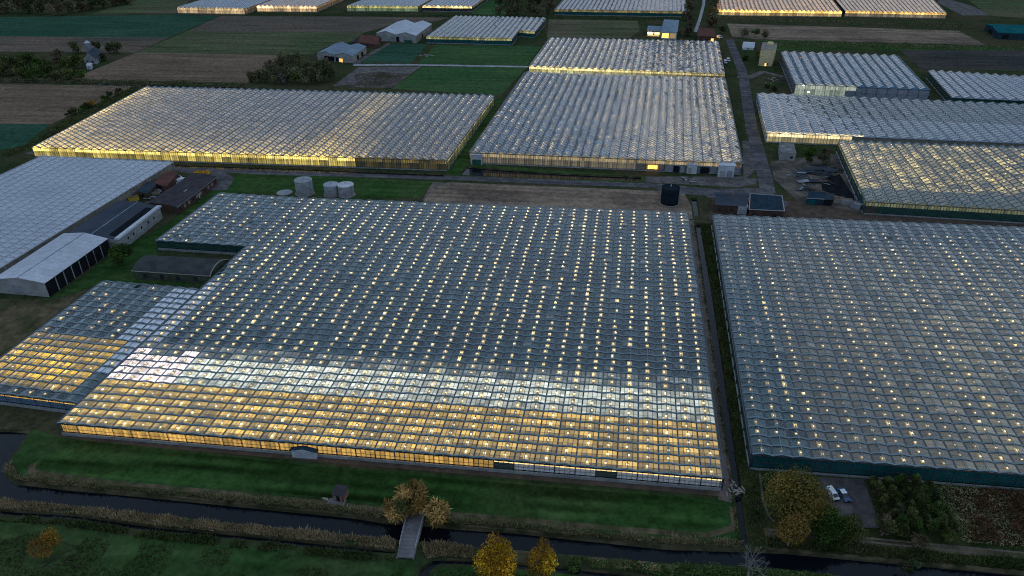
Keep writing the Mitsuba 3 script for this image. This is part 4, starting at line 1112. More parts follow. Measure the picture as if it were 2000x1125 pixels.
def bare_tree(px, py, h, label, seed=1, bark='bark_pale'):
    rng = np.random.default_rng(seed)
    k = thing('bare_tree', label, 'tree')
    o, m, b = at(px, py), MB(), MB()
    limb(m, o - [0, 0, .2], o + [0, 0, h * .4], .03 * h, .02 * h, 8)
    part(k, 'trunk', m, bark)

    def grow(p, d, l, r, depth):
        q = p + d * l
        limb(b, p, q, r, r * .6, 4)
        if depth:
            for _ in range(3):
                e = d + rng.normal(size=3) * .45
                grow(q, e / np.linalg.norm(e), l * .72, r * .6, depth - 1)
    for _ in range(6):
        d = np.array([rng.normal() * .5, rng.normal() * .5, 1.0])
        grow(o + [0, 0, h * rng.uniform(.25, .4)], d / np.linalg.norm(d), h * .24, .012 * h, 3)
    part(k, 'branches', b, bark)


def scatter(px, n, rng, keep_off=True, z=0.0):
    """Points inside a pixel outline on the ground."""
    g = Polygon(xy(*px)).buffer(0)
    x0, y0, x1, y1 = g.bounds
    out = np.zeros((0, 2))
    bad = unary_union(list(BANK.values()) + FOOT) if keep_off else None
    if bad is not None:
        g = g.difference(bad)
    shapely.prepare(g)
    while len(out) < n:
        p = rng.uniform((x0, y0), (x1, y1), (4 * n + 50, 2))
        out = np.vstack([out, p[shapely.contains_xy(g, p[:, 0], p[:, 1])]])
    return np.column_stack([out[:n], np.full(n, z)])


def blades(key, label, px, n, h, cols, w=.10, seed=0, clump=.5, lean=.3, cat=None, patch=0.0):
    """Tall grass or reeds: thin upright blades, as one mass."""
    rng = np.random.default_rng(seed)
    p = scatter(px, n, rng)
    den = meshkit.noise(np.column_stack([p[:, :2] * clump, 0 * p[:, 0]]), seed)
    p, den = p[den > patch], den[den > patch]
    n = len(p)
    hh = h * (.35 + .9 * den) * rng.uniform(.6, 1.2, n)
    a = rng.uniform(0, 2 * np.pi, n)
    s = np.column_stack([np.cos(a), np.sin(a), 0 * a]) * (w * rng.uniform(.7, 1.6, n))[:, None]
    tip = p + np.column_stack([rng.normal(size=(n, 2)) * lean * hh[:, None], hh])
    v = np.stack([p - s, p + s, tip + s * .3, tip - s * .2], 1).reshape(-1, 3)
    t = np.clip(den * 1.2 + rng.normal(size=n) * .25, 0, 1)[:, None]
    col = np.repeat((np.array(cols[0]) * t + np.array(cols[1]) * (1 - t)) * rng.uniform(.7, 1.3, n)[:, None], 4, 0)
    key = numbered(key)
    put(key, (v, np.arange(4 * n).reshape(-1, 4)), None, 'leaf', color=np.clip(col, 0, .9))
    labels[key] = {'label': label, 'category': cat or 'reeds', 'kind': 'stuff'}


def scrub(key, label, px, n, h, cols, leaf=.3, seed=0, cat='bushes', clump=.3, keep_off=True, stems=0):
    """Low rank growth as one mass of leaf clumps over uneven mounds."""
    rng = np.random.default_rng(seed)
    p = scatter(px, n, rng, keep_off)
    den = meshkit.fbm(np.column_stack([p[:, :2] * clump, 0 * p[:, 0]]), 3, seed)
    top = h * np.clip((den - .25) * 1.7, .08, 1.2)
    p[:, 2] = top * rng.random(n) ** .45
    tint = .6 + .8 * meshkit.noise(np.column_stack([p[:, :2] * clump * 2.2, 0 * p[:, 0]]), seed + 5)
    v, f, col = leaves(rng, p, np.tile([0, 0, 1.0], (n, 1)), leaf, cols, tint)
    key = numbered(key)
    put(key, (v, f), None, 'leaf', color=np.clip(col, 0, .9))
    labels[key] = {'label': label, 'category': cat, 'kind': 'stuff'}


# by the canal, front
tree(778, 1016, 6.4, 3.3, 'brown', 'feathery brown tree left of the bridge, hanging over the canal', n=2300, leaf=.24, lobes=14, base=.08, seed=1, long_=2.4, kind2='olive', gap=.25)
tree(855, 1022, 6.2, 3.0, 'brown', 'feathery golden brown tree right of the bridge head', n=2100, leaf=.24, lobes=14, base=.08, seed=2, long_=2.4, gap=.25, kind2='rust')
tree(811, 996, 8.6, 3.3, 'brown', 'tall thin feathery brown tree behind the bridge head, between its two neighbours', n=2600, leaf=.24, lobes=16, base=.10, seed=3, long_=2.6, kind2='rust', shape='egg', gap=.25)
tree(968, 1132, 11.0, 4.4, 'yellow', 'large bright yellow autumn tree at the bottom edge, left of the pair', n=11000, leaf=.23, lobes=24, base=.10, seed=4, kind2='orange', gap=.30)
tree(1053, 1141, 11.0, 3.6, 'yellow', 'yellow autumn tree with a visible grey trunk, right of the bright pair', n=6500, leaf=.22, lobes=18, base=.30, seed=5, kind2='orange', gap=.36, bark='bark_pale')
tree(95, 1088, 6.6, 2.9, 'orange', 'small orange autumn tree with a pale trunk on the meadow at the bottom left', n=4200, leaf=.19, lobes=14, base=.22, seed=6, gap=.3, bark='bark_pale', kind2='rust')
tree(1119, 1113, 3.4, 1.9, 'bush', 'round green bush right of the two yellow trees', n=1400, leaf=.28, lobes=8, base=.02, seed=7, name='shrub', cat='bush')
bare_tree(1459, 1132, 8.5, 'bare pale branched tree at the bottom edge where the ditch meets the canal', 3)
tree(1549, 1020, 13.0, 6.6, 'autumn', 'large rusty green tree in front of the teal walled greenhouse', n=17000, leaf=.25, lobes=34, base=.06, seed=8, kind2='olive', gap=.15)
tree(1538, 1067, 8.6, 3.4, 'rust', 'smaller russet tree with a pale trunk on the canal bank below the large one', n=6000, leaf=.22, lobes=18, base=.22, seed=9, gap=.2, kind2='autumn', bark='bark_pale')
tree(1612, 1046, 7.6, 3.8, 'green', 'dark green tree between the russet tree and the parking yard', n=8000, leaf=.24, lobes=18, base=.03, seed=10, gap=.15)
tree(1655, 1050, 5.2, 2.8, 'olive', 'dull green bushy tree at the lower corner of the parking yard', n=4500, leaf=.22, lobes=13, base=.03, seed=11, gap=.15)
tree(1500, 950, 4.5, 2.0, 'olive', 'slim olive shrub left of the large rusty green tree', n=1200, leaf=.32, lobes=8, base=.03, seed=12, name='shrub', cat='bush')
tree(1722, 1046, 5.6, 2.3, 'olive', 'bushy sapling with a pale trunk at the near corner of the tree nursery', n=1700, leaf=.30, lobes=10, base=.25, seed=13, bark='bark_pale', kind2='umber')
tree(1792, 1074, 4.6, 1.6, 'umber', 'thin brown shrub standing on the verge of the wheel tracks', n=700, leaf=.24, lobes=8, base=.05, seed=14, name='shrub', cat='bush', long_=2)
tree(1772, 1115, 3.0, 2.0, 'dark', 'dark round bush at the edge of the canal, bottom right', n=900, leaf=.26, lobes=8, base=.02, seed=15, name='shrub', cat='bush', kind2='umber')
rows = [[(1703, 952), (1709, 972), (1717, 995), (1722, 1016), (1727, 1034)], [(1728, 952), (1735, 972), (1742, 992), (1748, 1012), (1755, 1032), (1762, 1048)], [(1756, 955), (1764, 978), (1770, 1000), (1778, 1022), (1786, 1044)], [(1782, 958), (1790, 980), (1798, 1003), (1806, 1026), (1814, 1048)],
        [(1808, 962), (1817, 985), (1826, 1010), (1835, 1034), (1846, 1056)], [(1838, 1012), (1856, 1040)]]
for i, row_ in enumerate(rows):
    for j, (x_, y_) in enumerate(row_):
        kd = ('umber' if j % 2 else 'olive') if i == 0 else ('green', 'olive', 'bush', 'dark')[(i * 2 + j * 3) % 4]
        tree(x_, y_, 4.0 + (i * 5 + j * 3) % 4 * .6, 1.15 + .15 * ((i + j) % 3), kd, 'brownish nursery tree in the row beside the parking yard' if i == 0 else 'bushy nursery tree in the dense rows right of the parking yard', 'brownish nursery trees beside the yard' if i == 0 else 'nursery trees in dense rows',
             n=1700, leaf=.20, lobes=10, base=.02, seed=20 + i * 7 + j, shape='egg', name='nursery_tree', kind2='olive')
tree(240, 517, 8.0, 4.2, 'green', 'dark green tree between the packing sheds and the arched barn', n=3000, leaf=.45, lobes=14, base=.05, seed=60, kind2='dark')
tree(1582, 304, 4.6, 3.2, 'green', 'green bush beside the concrete cube shed', n=900, leaf=.4, lobes=8, base=.02, seed=61, name='shrub', cat='bush')
tree(1577, 318, 3.4, 2.2, 'bush', 'small light green bush in front of the concrete cube shed corner', n=500, leaf=.35, lobes=6, base=.02, seed=62, name='shrub', cat='bush')
tree(1607, 322, 9.0, 4.6, 'umber', 'dark brown conical tree above the collapsed shed', n=1800, leaf=.42, lobes=12, base=.02, seed=63, shape='cone', kind2='dark')
tree(392, 343, 1.8, 4.4, 'yellow', 'low bright yellow shrub behind the brick building', n=800, leaf=.4, lobes=9, base=.02, seed=64, name='shrub', cat='bush', trunk=False)

# clumps farther away
clump = [(493, 162, 8, 'umber'), (507, 160, 10, 'dusk'), (520, 162, 11, 'dark'), (530, 152, 13, 'dusk'), (537, 164, 9, 'umber'), (548, 138, 14, 'dusk'), (553, 165, 9, 'pale'), (562, 160, 12, 'dark'), (572, 142, 15, 'dusk'), (578, 163, 12, 'olive'), (586, 132, 13, 'dusk'), (594, 164, 10, 'straw'), (600, 148, 13, 'olive'), (607, 164, 13, 'dusk'), (616, 158, 14, 'dark'),
         (625, 163, 12, 'dusk'), (634, 162, 13, 'dark'), (642, 152, 14, 'olive'), (650, 160, 8, 'dark')]
for i, (x_, y_, h_, kd) in enumerate(clump):
    tree(x_, y_, h_, h_ * .40, kd, 'dusky tree in the clump in front of the blue grey double shed', 'trees of the clump by the field shed', n=420, leaf=.75, lobes=7, base=.05, seed=80 + i, kind2='dusk')
rngt = np.random.default_rng(5)
for i in range(20):
    x_, y_ = -10 + (i % 10) * 18 + rngt.uniform(-5, 5), (152 if i < 10 else 132) + rngt.uniform(-5, 5)
    if x_ > 150 and y_ < 140:
        continue
    tree(x_, y_, 9 + rngt.uniform(-2, 3), 5.2, ('green', 'olive', 'umber', 'olive', 'green')[i % 5], 'tree in the dark wood at the left edge above the brown field', 'trees of the wood at the left edge', n=420, leaf=.8, lobes=7, base=.02, seed=110 + i, kind2='olive')
tree(150, 120, 5, 5.0, 'lime', 'yellow green bush beside the dark roofed farmhouse', n=400, leaf=.7, lobes=6, base=.02, seed=140, name='shrub', cat='bush')
for i, (x_, y_, h_, lb) in enumerate([(149, 105, 11, 'dark tree left of the pale silo'), (192, 101, 9, 'dark tree right of the pale silo'), (215, 104, 9, 'left one of the two dark trees right of the farmhouse'), (229, 104, 10, 'right one of the two dark trees right of the farmhouse'), (204, 119, 6, 'round dark bush in front of the farmhouse')]):
    tree(x_, y_, h_, h_ * .45, 'dark', lb, n=420, leaf=.7, lobes=7, base=.02, seed=150 + i, kind2='olive')
for i in range(24):
    x_, y_ = -12 + (i % 12) * 24 + rngt.uniform(-6, 6), (28 if i < 12 else 8) + rngt.uniform(-3, 2)
    if y_ > 24 - (x_ - 150) * .22 and x_ > 150:
        y_ = 24 - (x_ - 150) * .16
    tree(x_, y_, 13 + rngt.uniform(-2, 3), 8.0, ('umber', 'dusk', 'umber', 'dark', 'olive')[i % 5], 'tree in the far wood at the top left corner', 'trees of the far wood at the top left', n=330, leaf=1.2, lobes=7, base=.02, seed=170 + i, kind2='umber')
for i in range(12):
    x_, y_ = 975 + (i % 6) * 19 + rngt.uniform(-4, 4), (30 if i < 6 else 12) + rngt.uniform(-3, 2)
    tree(x_, y_, 12 + rngt.uniform(-2, 3), 6.5, ('dusk', 'umber', 'dark', 'olive')[i % 4], 'tree in the dark wood at the top middle left of the far grey greenhouse', 'trees of the wood at the top middle', n=330, leaf=1.0, lobes=7, base=.02, seed=200 + i, kind2='umber')
for i in range(14):
    s_, y_ = i % 2, 8 + (i // 2) * 11
    tree((1346 if s_ == 0 else 1392) + rngt.uniform(-4, 4) + (30 - y_) * .10, y_ if s_ == 0 else min(y_, 52), 12 + rngt.uniform(-2, 3), 5.0, ('umber', 'rust', 'umber', 'dusk')[i % 4], 'brown tree in the avenue of the far white road' , 'trees of the avenue at the top', n=300, leaf=.9, lobes=7, base=.04, seed=220 + i, kind2='umber')
for i, (x_, y_, h_, kd, lb) in enumerate([(1345, 70, 8, 'dark', 'dark bush left of the red roofed farmhouse'), (1408, 66, 7, 'dark', 'dark bush right of the lamp lit gable'), (1452, 74, 9, 'dark', 'dark round tree behind the white arched hut'), (1474, 73, 8, 'green', 'green tree behind the white arched hut'), (1494, 76, 8, 'umber', 'brown tree behind the tower house'),
                                          (1455, 118, 4, 'green', 'green bush on the lawn below the white arched hut'), (1480, 112, 4, 'lime', 'light green bush left of the tower house'), (1500, 172, 4, 'green', 'green hedge bush behind the blue grey greenhouse corner'), (1512, 178, 4, 'dark', 'dark hedge bush behind the blue grey greenhouse corner')]):
    tree(x_, y_, h_, h_ * .55, kd, lb, n=380, leaf=.6, lobes=7, base=.02, seed=250 + i, kind2='olive', name='shrub' if h_ < 6 else 'tree', cat='bush' if h_ < 6 else 'tree')
for i, (x_, y_) in enumerate([(139, 228), (150, 222), (160, 217), (172, 212), (178, 208), (208, 196), (216, 190), (232, 184)]):
    tree(x_, y_, 4 + (i * 3) % 3, 2.8, ('dark', 'olive', 'green')[i % 3] if i != 4 else 'orange', 'orange bush in the hedge along the yellow lit greenhouse' if i == 4 else 'dark bush in the hedge between the brown field and the yellow lit greenhouse', None if i == 4 else 'hedge bushes along the lit greenhouse', n=260, leaf=.55, lobes=6, base=.02, seed=270 + i, name='shrub', cat='bush')

# reeds and rank grass
blades('reed_bed', 'tan reeds on the strip between the canal and the narrow ditch', [(0, 976), (150, 991), (300, 1007), (500, 1030), (725, 1052), (772, 1058), (770, 1073), (675, 1063), (500, 1044), (300, 1026), (150, 1004), (0, 993)], 11000, 1.15, LEAF['tan'], .10, 1, .35, patch=.12)
blades('reed_bed', 'pale brown reeds right of the bridge along the canal', [(824, 1063), (880, 1068), (925, 1073), (922, 1090), (860, 1086), (835, 1092)], 2600, 1.7, LEAF['tan'], .11, 2, .35)
blades('bank_grass', 'rank grass on the far bank of the canal below the lawn', [(20, 905), (34, 930), (130, 942), (250, 952), (500, 975), (660, 990), (757, 1006), (900, 1016), (1000, 1022), (1120, 1037), (1300, 1054), (1446, 1060), (1446, 1069), (1300, 1063), (1120, 1047), (1000, 1032), (900, 1026), (757, 1016), (660, 1000), (500, 985), (250, 961), (130, 951), (26, 938), (6, 915)], 15000, .9, LEAF['straw'], .12, 3, .3, .5, 'grass')
blades('bank_grass', 'tufted grass along the near side of the narrow ditch', [(-40, 1002), (150, 1017), (300, 1039), (500, 1058), (675, 1078), (770, 1084), (770, 1094), (675, 1094), (500, 1074), (300, 1054), (150, 1030), (-40, 1014)], 6500, .7, LEAF['sedge'], .12, 4, .3, .5, 'grass', .35)
blades('bank_grass', 'rank grass along the straight ditch between the two big greenhouses', [(1356, 440), (1390, 440), (1476, 905), (1500, 1064), (1440, 1064), (1412, 844), (1372, 562)], 9000, .5, LEAF['sedge'], .11, 5, .3, .5, 'grass')
blades('bank_grass', 'tangled grass and weeds along the canal verge at the bottom right', [(1500, 1052), (1650, 1064), (1750, 1074), (2040, 1100), (2040, 1122), (1750, 1094), (1650, 1084), (1537, 1073), (1500, 1068)], 9000, 1.1, LEAF['sedge'], .13, 6, .3, .5, 'grass')
blades('meadow_grass', 'uneven tufts on the dark meadow at the bottom left', [(-40, 1030), (300, 1062), (500, 1080), (790, 1100), (780, 1160), (-40, 1170)], 9000, .45, LEAF['sedge'], .13, 7, .15, .6, 'grass', .5)
blades('meadow_grass', 'tufts on the grass below the curved ditch', [(850, 1114), (1290, 1140), (1290, 1170), (830, 1170)], 2500, .5, LEAF['sedge'], .13, 8, .2, .6, 'grass', .4)
scrub('scrub', 'green scrub on the near canal bank at the bottom edge', [(1130, 1094), (1250, 1102), (1400, 1109), (1625, 1126), (1640, 1150), (1380, 1150), (1290, 1126), (1150, 1110)], 5000, 2.4, LEAF['bush'], .26, 9)
scrub('scrub', 'dry brown scrub between the bushes on the near canal bank', [(1138, 1092), (1250, 1101), (1330, 1107), (1300, 1120), (1160, 1108)], 1600, 1.2, LEAF['tan'], .22, 10)
scrub('bramble', 'wide patch of red brown brambles right of the tree nursery', [(1850, 955), (1900, 958), (2080, 970), (2080, 1075), (1990, 1068), (1900, 1060)], 9000, 2.2, LEAF['red'], .28, 11, 'brambles', .35)
scrub('bramble', 'greyish green weeds around the red brown brambles', [(1826, 950), (2080, 968), (2080, 1080), (1990, 1072), (1880, 1062)], 7000, 1.5, LEAF['straw'], .20, 12, 'brambles', .4)
scrub('hedge', 'dark rank hedge below the brown field in front of the lit greenhouse', [(-20, 154), (140, 156), (300, 160), (480, 164), (480, 172), (280, 169), (140, 163), (-20, 161)], 3500, 2.6, LEAF['dusk'], .5, 13, 'hedge', .12)
scrub('hedge', 'grassy dark bank along the left side of the lit greenhouse', [(0, 303), (60, 282), (110, 244), (200, 200), (262, 169), (280, 169), (200, 212), (60, 290), (20, 306)], 4000, 1.4, LEAF['olive'], .4, 14, 'hedge', .2)
scrub('hedge', 'dark verge with bushes between the two bare fields at the upper right', [(1480, 79), (1700, 84), (1926, 90), (2040, 92), (2040, 98), (1760, 96), (1520, 92)], 3500, 2.0, LEAF['dusk'], .6, 15, 'hedge', .12)
scrub('hedge', 'dark strip of bushes under the orange glowing greenhouses', [(1415, 37), (1640, 40), (1870, 46), (1930, 52), (1930, 58), (1640, 46), (1420, 44)], 2500, 2.0, LEAF['dusk'], .7, 16, 'hedge', .12)
scrub('hedge', 'dark strip under the far greenhouses at the top', [(480, 27), (700, 29), (960, 31), (1345, 37), (1345, 41), (960, 35), (700, 32), (480, 30)], 2500, 1.8, LEAF['dark'], .7, 17, 'hedge', .12)
scrub('hedge', 'rank dark strip of weeds around the mud heaps beside the grass plots', [(690, 146), (740, 142), (790, 150), (760, 165), (700, 168)], 900, 1.2, LEAF['umber'], .5, 18, 'weeds', .2)

for grp in {v.get('group') for v in labels.values()} - {None}:
    same = [k_ for k_, v in labels.items() if v.get('group') == grp]
    if len({labels[k_]['label'] for k_ in same}) == 1 and len(same) > 3 and all(k_ + '__crown' in scene for k_ in same):
        mid_ = {k_: np.mean(meshkit.WRITTEN[scene[k_ + '__crown']['filename']][0], 0) for k_ in same}
        for k_, w_ in ((min(same, key=lambda q: mid_[q][0] / mid_[q][1]), 'leftmost'), (max(same, key=lambda q: mid_[q][0] / mid_[q][1]), 'rightmost')):
            labels[k_] = {**labels[k_], 'label': w_ + ' ' + labels[k_]['label']}
# ------------------------------------------------------------------ cars, junk, ruins
def car(px, py, label, body='car_white', roof=None, length=4.5, width=1.78, height=1.5, turn=0.0, van=False, name='parked_car', group=None):
    """A car with its nose towards the camera."""
    k = thing(name, label, 'van' if van else 'car', group)
    o = at(px, py)
    a = np.array([math.sin(turn), -math.cos(turn), 0])
    b = np.array([math.cos(turn), math.sin(turn), 0])
    P = lambda x, y, z: o + a * (x * length) + b * (y * width) + np.array([0, 0, z * height])
    shell = [(-.5, .30, .46), (-.5, .62, .47), (.47, .56, .46), (.5, .42, .44), (.5, .22, .44), (-.49, .2, .44)]
    m = MB()
    prof = [(-.49, .2), (.49, .2), (.5, .42), (.46, .56), (.22, .60), (-.5, .62)]
    n = len(prof)
    v = np.array([P(x, s * .5, z) for s in (-1, 1) for x, z in prof])
    f = [[n, n + i, n + i + 1] for i in range(1, n - 1)] + [[0, i + 1, i] for i in range(1, n - 1)]
    for i in range(n):
        j = (i + 1) % n
        f += [[i, j, n + j], [i, n + j, n + i]]
    part(k, 'body', m.add(v, f), body, 'satin')
    c0, c1, t0, t1 = (-.49, .36, -.46, .20) if van else (-.42, .26, -.30, .06)
    lo = np.array([P(c0, -.47, .60), P(c1, -.47, .58), P(c1, .47, .58), P(c0, .47, .60)])
    hi = np.array([P(t0, -.40, .97), P(t1, -.40, .97), P(t1, .40, .97), P(t0, .40, .97)])
    part(k, 'cabin', MB().hexa(lo, hi), body if van else 'window_dark', 'satin')
    part(k, 'roof', MB().hexa(hi + [0, 0, .0], hi * .999 + o * .001 + [0, 0, .05]), roof or body, 'satin')
    w = MB().poly([P(c1 + .012, -.42, .60), P(c1 + .012, .42, .60), P(t1 + .012, .36, .95), P(t1 + .012, -.36, .95)])
    part(k, 'windscreen', w, 'window_dark', 'satin')
    if van:
        for s in (-1, 1):
            part(k, 'side_window', MB().poly([P(.12, s * .478, .64), P(.30, s * .478, .64), P(.18, s * .432, .90), P(.10, s * .432, .90)]), 'window_dark', 'satin')
    for x in (-.31, .31):
        for s in (-1, 1):
            ang = np.arange(14) * 2 * np.pi / 14
            ring = np.array([a * math.cos(t) * .32 + np.array([0, 0, math.sin(t) * .32]) for t in ang])
            c = P(x, s * .44, 0) + [0, 0, .33]
            wk = part(k, 'wheel', MB().hexa(ring + c, ring + c + b * s * .16), 'rubber')
            put(part_key(wk, 'rim'), MB().hexa(ring * .6 + c + b * s * .15, ring * .6 + c + b * s * .18), 'pale_steel')
    for s in (-1, 1):
        part(k, 'headlight', MB().hexa(np.array([P(.497, s * .42 - .06, .42), P(.497, s * .42 + .06, .42), P(.51, s * .42 + .06, .42), P(.51, s * .42 - .06, .42)]), np.array([P(.48, s * .42 - .06, .52), P(.48, s * .42 + .06, .52), P(.50, s * .42 + .06, .52), P(.50, s * .42 - .06, .52)])), 'white_steel', 'satin')
    part(k, 'bumper', MB().hexa(np.array([P(.49, -.48, .2), P(.49, .48, .2), P(.52, .46, .2), P(.52, -.46, .2)])[::1], np.array([P(.49, -.48, .34), P(.49, .48, .34), P(.52, .46, .34), P(.52, -.46, .34)])), 'black')
    return k


car(1625, 968, 'white van on the parking yard, left of the blue car', van=True, length=3.6, width=1.45, height=1.4, turn=.16)
car(1647, 970, 'blue car with a white roof on the parking yard, right of the white van', 'car_blue', 'car_white', length=3.7, width=1.5, height=1.25, turn=.16)
car(1416, 124, 'white van beside the road, nearer of the two by the yellow fronted greenhouse', van=True, length=5.5, width=2.1, height=2.3, turn=-.1)
car(1422, 120, 'white van beside the road, farther of the two by the yellow fronted greenhouse', van=True, length=5.5, width=2.1, height=2.3, turn=-.1)
car(349, 358, 'white van parked in the junk yard by the dark roofed brick building', van=True, length=5.2, width=2.0, height=2.1, turn=-.9)
car(1405, 75, 'white van parked by the lamp lit gable of the red roofed farmhouse', van=True, length=6, width=2.4, height=2.4, turn=.3)


def boards(name, label, cat, px, py, n, l, spread, h, tones, seed, w=.25, up=.4):
    """A loose heap of boards and sheets, each its own part."""
    rng = np.random.default_rng(seed)
    k = thing(name, label, cat)
    o = at(px, py)
    for i in range(n):
        c = o + [*(rng.normal(size=2) * spread), h * rng.random() * .7]
        d = np.array([*rng.normal(size=2), 0])
        d = d / np.linalg.norm(d) * l * rng.uniform(.4, 1) / 2
        d[2] = rng.normal() * up * l * .12
        p, q = c - d, c + d
        lowest = min(p[2], q[2])
        if lowest < .06:
            p, q = p + [0, 0, .06 - lowest], q + [0, 0, .06 - lowest]
        part(k, 'sheet' if w > .5 else 'board', MB().beam(p, q, w * rng.uniform(.6, 1.4), .08), tones[i % len(tones)])
    return k


def bin_(name, label, cat, px, py, w, d, h, turn, tn, rim=None, fill=None):
    """An open topped box on skids."""
    k = thing(name, label, cat)
    o = at(px, py)
    a, b = np.array([math.cos(turn), math.sin(turn), 0]), np.array([-math.sin(turn), math.cos(turn), 0])
    P = lambda x, y, z: o + a * x * w / 2 + b * y * d / 2 + np.array([0, 0, z])
    for x0, x1, y0, y1 in ((-1, 1, -1, -.9), (-1, 1, .9, 1), (-1, -.94, -.9, .9), (.94, 1, -.9, .9)):
        lo = np.array([P(x0, y0, .15), P(x1, y0, .15), P(x1, y1, .15), P(x0, y1, .15)])
        part(k, 'side', MB().hexa(lo, lo + [0, 0, h]), tn)
    lo = np.array([P(-.94, -.9, .15), P(.94, -.9, .15), P(.94, .9, .15), P(-.94, .9, .15)])
    part(k, 'load', MB().hexa(lo, lo + [0, 0, h * .85]), fill or tn)
    for s in (-.7, .7):
        part(k, 'skid', MB().beam(P(-1, s, 0), P(1, s, 0), .2, .15), rim or 'wood')
    return k


bin_('skip', 'yellow skip at the corner of the junk yard by the slate blue roof', 'skip', 262, 392, 4.0, 2.2, 1.5, .6, 'yellow_paint', fill='soil')
bin_('pallet_bin', 'tan wooden bin on the junk yard beside the dark roof', 'bin', 302, 380, 4.2, 2.6, 1.5, .7, 'wall_beige', fill='wood')
bin_('skip', 'brown skip in the middle of the junk yard', 'skip', 326, 367, 3.6, 2.2, 1.4, .8, 'rust', fill='soil')
k = thing('lean_to', 'brown roofed lean-to against the long white screened greenhouse', 'shed')
shed(k, Frame([(300, 358), (325, 364), (348, 342), (328, 337)], 3.0), 'brick', 'tile_red', .8, kind='mono', over=.2, features=[('F', .3, .6, .1, 2.2, 'door', 'black')])
k = thing('lean_to', 'blue grey sheet roofed lean-to at the near end of the junk yard', 'shed')
shed(k, Frame([(270, 374), (288, 379), (306, 362), (290, 358)], 2.6), 'wood', 'tarp_blue', .6, kind='mono', over=.2, features=[('F', .3, .6, .1, 2.0, 'door', 'black')])
boards('scrap_heap', 'heap of white and grey scrap in the middle of the junk yard', 'scrap', 311, 372, 22, 3.2, 1.5, 1.4, ['white_steel', 'pale_steel', 'tin_white', 'tarp_blue'], 2, .4)
boards('scrap_heap', 'pale scrap heap at the near end of the junk yard', 'scrap', 285, 389, 18, 3.2, 1.6, 1.0, ['pale_steel', 'wood', 'tin_white', 'black'], 3, .35)
boards('scrap_heap', 'dark scrap heap with a white sheet at the far end of the junk yard', 'scrap', 343, 347, 16, 3.0, 1.6, 1.2, ['black', 'white_steel', 'dark_steel', 'soil'], 4, .5)
# ruins right of the road
k = thing('collapsed_shed', 'collapsed dark sheeted shed below the brown conical tree', 'ruin')
o = at(1592, 338)
rng_ = np.random.default_rng(11)
for i, (dx, dy, l, w, z, tl, tn) in enumerate([(-4, 1, 8, 3.5, .6, .5, 'slate_roof'), (0, 2, 8, 4, 1.3, .35, 'dark_steel'), (4, 2.2, 7, 4, 1.2, -.4, 'slate_roof'), (7, 1, 6, 3.6, .8, .6, 'tarp_blue'), (-1, -1.5, 9, 2.2, .5, -.2, 'dark_steel'), (3, -1.6, 7, 2, .4, .3, 'tile_dark'), (-6.5, -.4, 4, 2.4, .4, .5, 'grey_steel'), (9, 3, 5, 3, 1.0, -.5, 'slate_roof')]):
    c = o + [dx, dy, z]
    an = rng_.uniform(-.5, .5)
    d = np.array([math.cos(an), math.sin(an), tl * .25]) * l / 2
    part(k, 'roof_sheet', MB().beam(c - d * [1, 1, .5], c + d, w, .1), tn)
for i in range(9):
    c = o + [rng_.uniform(-7, 9), rng_.uniform(-2, 3), .1]
    part(k, 'beam', MB().beam(c, c + [rng_.normal() * 1.6, rng_.normal() * 1.6, rng_.uniform(.4, 2.2)], .2, .2), 'wood' if i % 2 else 'grey_steel')
k = thing('collapsed_shed', 'tilted grey sheets of a fallen shed in front of the black ground sheet', 'ruin')
o = at(1568, 356)
for i, (dx, dy, l, w, z, tl, tn) in enumerate([(0, 0, 5, 3, .5, .5, 'grey_steel'), (6, .4, 6, 4, .6, .3, 'dark_steel'), (9, 0, 4, 2, .8, -.8, 'rust'), (4, 2, 6, 1.4, .5, .2, 'tile_dark')]):
    c = o + [dx, dy, z]
    d = np.array([1, .15 * (-1) ** i, tl * .25]) * l / 2
    part(k, 'roof_sheet', MB().beam(c - d * [1, 1, .5], c + d, w, .1), tn)
labels[put('ground_sheet', tri2d(Polygon(xy((1604, 352), (1640, 340), (1652, 360), (1668, 384), (1668, 392), (1640, 384), (1606, 372))), .09), 'black')] = {'label': 'black sheet spread on the ground beside the dappled greenhouse', 'category': 'sheet'}
k = thing('sheet_shed', 'low dark teal shed with a pale roof edge by the lane', 'shed')
f = Frame([(1576, 388), (1610, 390), (1614, 379), (1580, 376)], 2.6)
shed(k, f, 'porch_blue', 'porch_blue', .5, kind='mono', over=.1, features=[('F', .05, .5, .1, 2.3, 'door', 'teal_cloth'), ('F', .56, .8, .1, 2.3, 'door', 'porch_blue')])
part(k, 'roof_edge', MB().beam(f.at(-.01, -.03, 2.8), f.at(1.01, -.03, 2.8), .3, .15), 'wall_grey')
k = thing('sheet_shed', 'black fronted shed between the teal shed and the rusty containers', 'shed')
shed(k, Frame([(1611, 390), (1626, 391), (1629, 381), (1615, 379)], 2.6), 'black', 'dark_steel', .4, kind='mono', over=.1, features=[('F', .1, .9, .1, 2.3, 'door', 'black')])
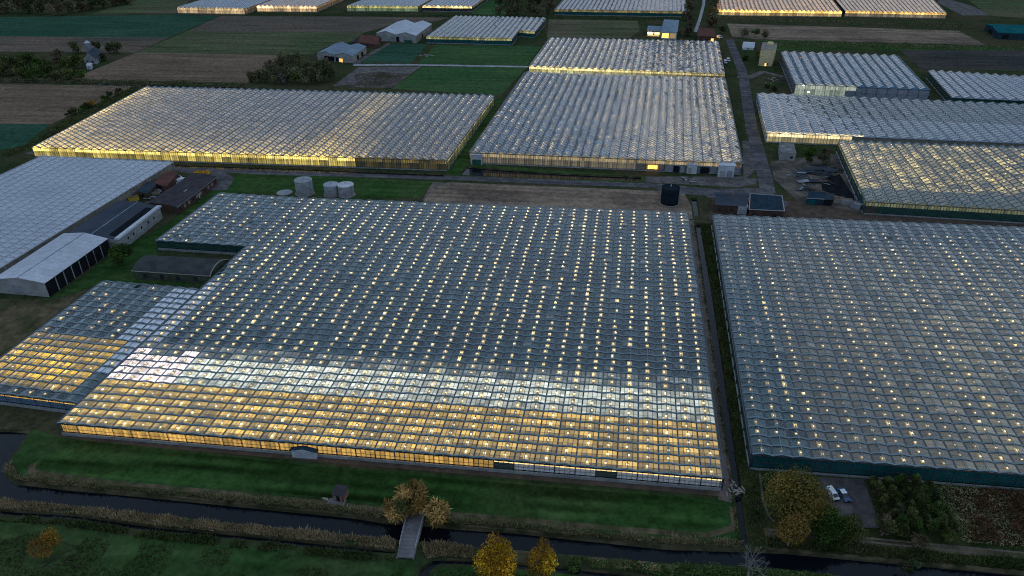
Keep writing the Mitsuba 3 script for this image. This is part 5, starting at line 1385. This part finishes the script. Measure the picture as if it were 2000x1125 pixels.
for x_, y_, tn, fl, lb, tu in ((1636, 396, 'wall_beige', 'rust', 'pale rust streaked container next to the black fronted shed', -.25), (1652, 399, 'wall_grey', 'brick_pale', 'whitish container in the middle of the rusty row', -.4), (1672, 407, 'grey_steel', 'wall_grey', 'grey container nearest the corner of the dappled greenhouse', -.9)):
    bin_('container', lb, 'container', x_, y_, 4.2, 2.6, 2.2, tu, tn, fill=fl)
boards('scrap_heap', 'dark rubble and boards on the yard left of the light blue greenhouse', 'scrap', 1516, 158, 26, 4.5, 4.0, 1.0, ['soil', 'wall_grey', 'dark_steel', 'stone', 'wood'], 6, .6)
boards('scrap_heap', 'pale rubble along the muddy edge between the two upper grass plots', 'scrap', 832, 108, 14, 4.0, 3.0, .8, ['pale_steel', 'stone', 'white_steel', 'soil'], 7, .6)
boards('rubble_heap', 'small pale rubble heap at the front right corner of the largest greenhouse', 'rubble', 1432, 958, 18, 2.0, 1.0, .6, ['stone', 'wall_beige', 'stone'], 8, .4)
boards('driftwood', 'pale branches lying on the meadow at the bottom left', 'branches', 135, 1088, 12, 3.2, 2.2, .2, ['bark', 'wood'], 9, .12, .1)

boards('scrap_heap', 'tangle of dark beams and sheets between the collapsed shed and the black ground sheet', 'scrap', 1612, 352, 24, 4.5, 3.2, 1.2, ['dark_steel', 'slate_roof', 'black', 'wood', 'grey_steel'], 12, .5)
boards('scrap_heap', 'flat grey sheets lying on the grass left of the collapsed shed', 'scrap', 1560, 340, 10, 4.0, 2.0, .4, ['grey_steel', 'dark_steel', 'slate_roof'], 13, .9, .1)
boards('scrap_heap', 'pipes and crates along the front wall of the grey greenhouse by the road', 'scrap', 1340, 352, 14, 2.2, 2.6, .6, ['wall_grey', 'white_steel', 'dark_steel', 'wood'], 14, .4)
boards('scrap_heap', 'wide dark sheets heaped against the foot of the brown conical tree', 'scrap', 1612, 334, 16, 6.0, 3.4, 1.6, ['slate_roof', 'dark_steel', 'tarp_blue', 'soil'], 15, 1.6, .5)
boards('scrap_heap', 'broken panels and posts beside the low dark teal shed', 'scrap', 1574, 370, 14, 4.5, 2.2, 1.0, ['grey_steel', 'dark_steel', 'wood', 'slate_roof'], 16, .9, .4)
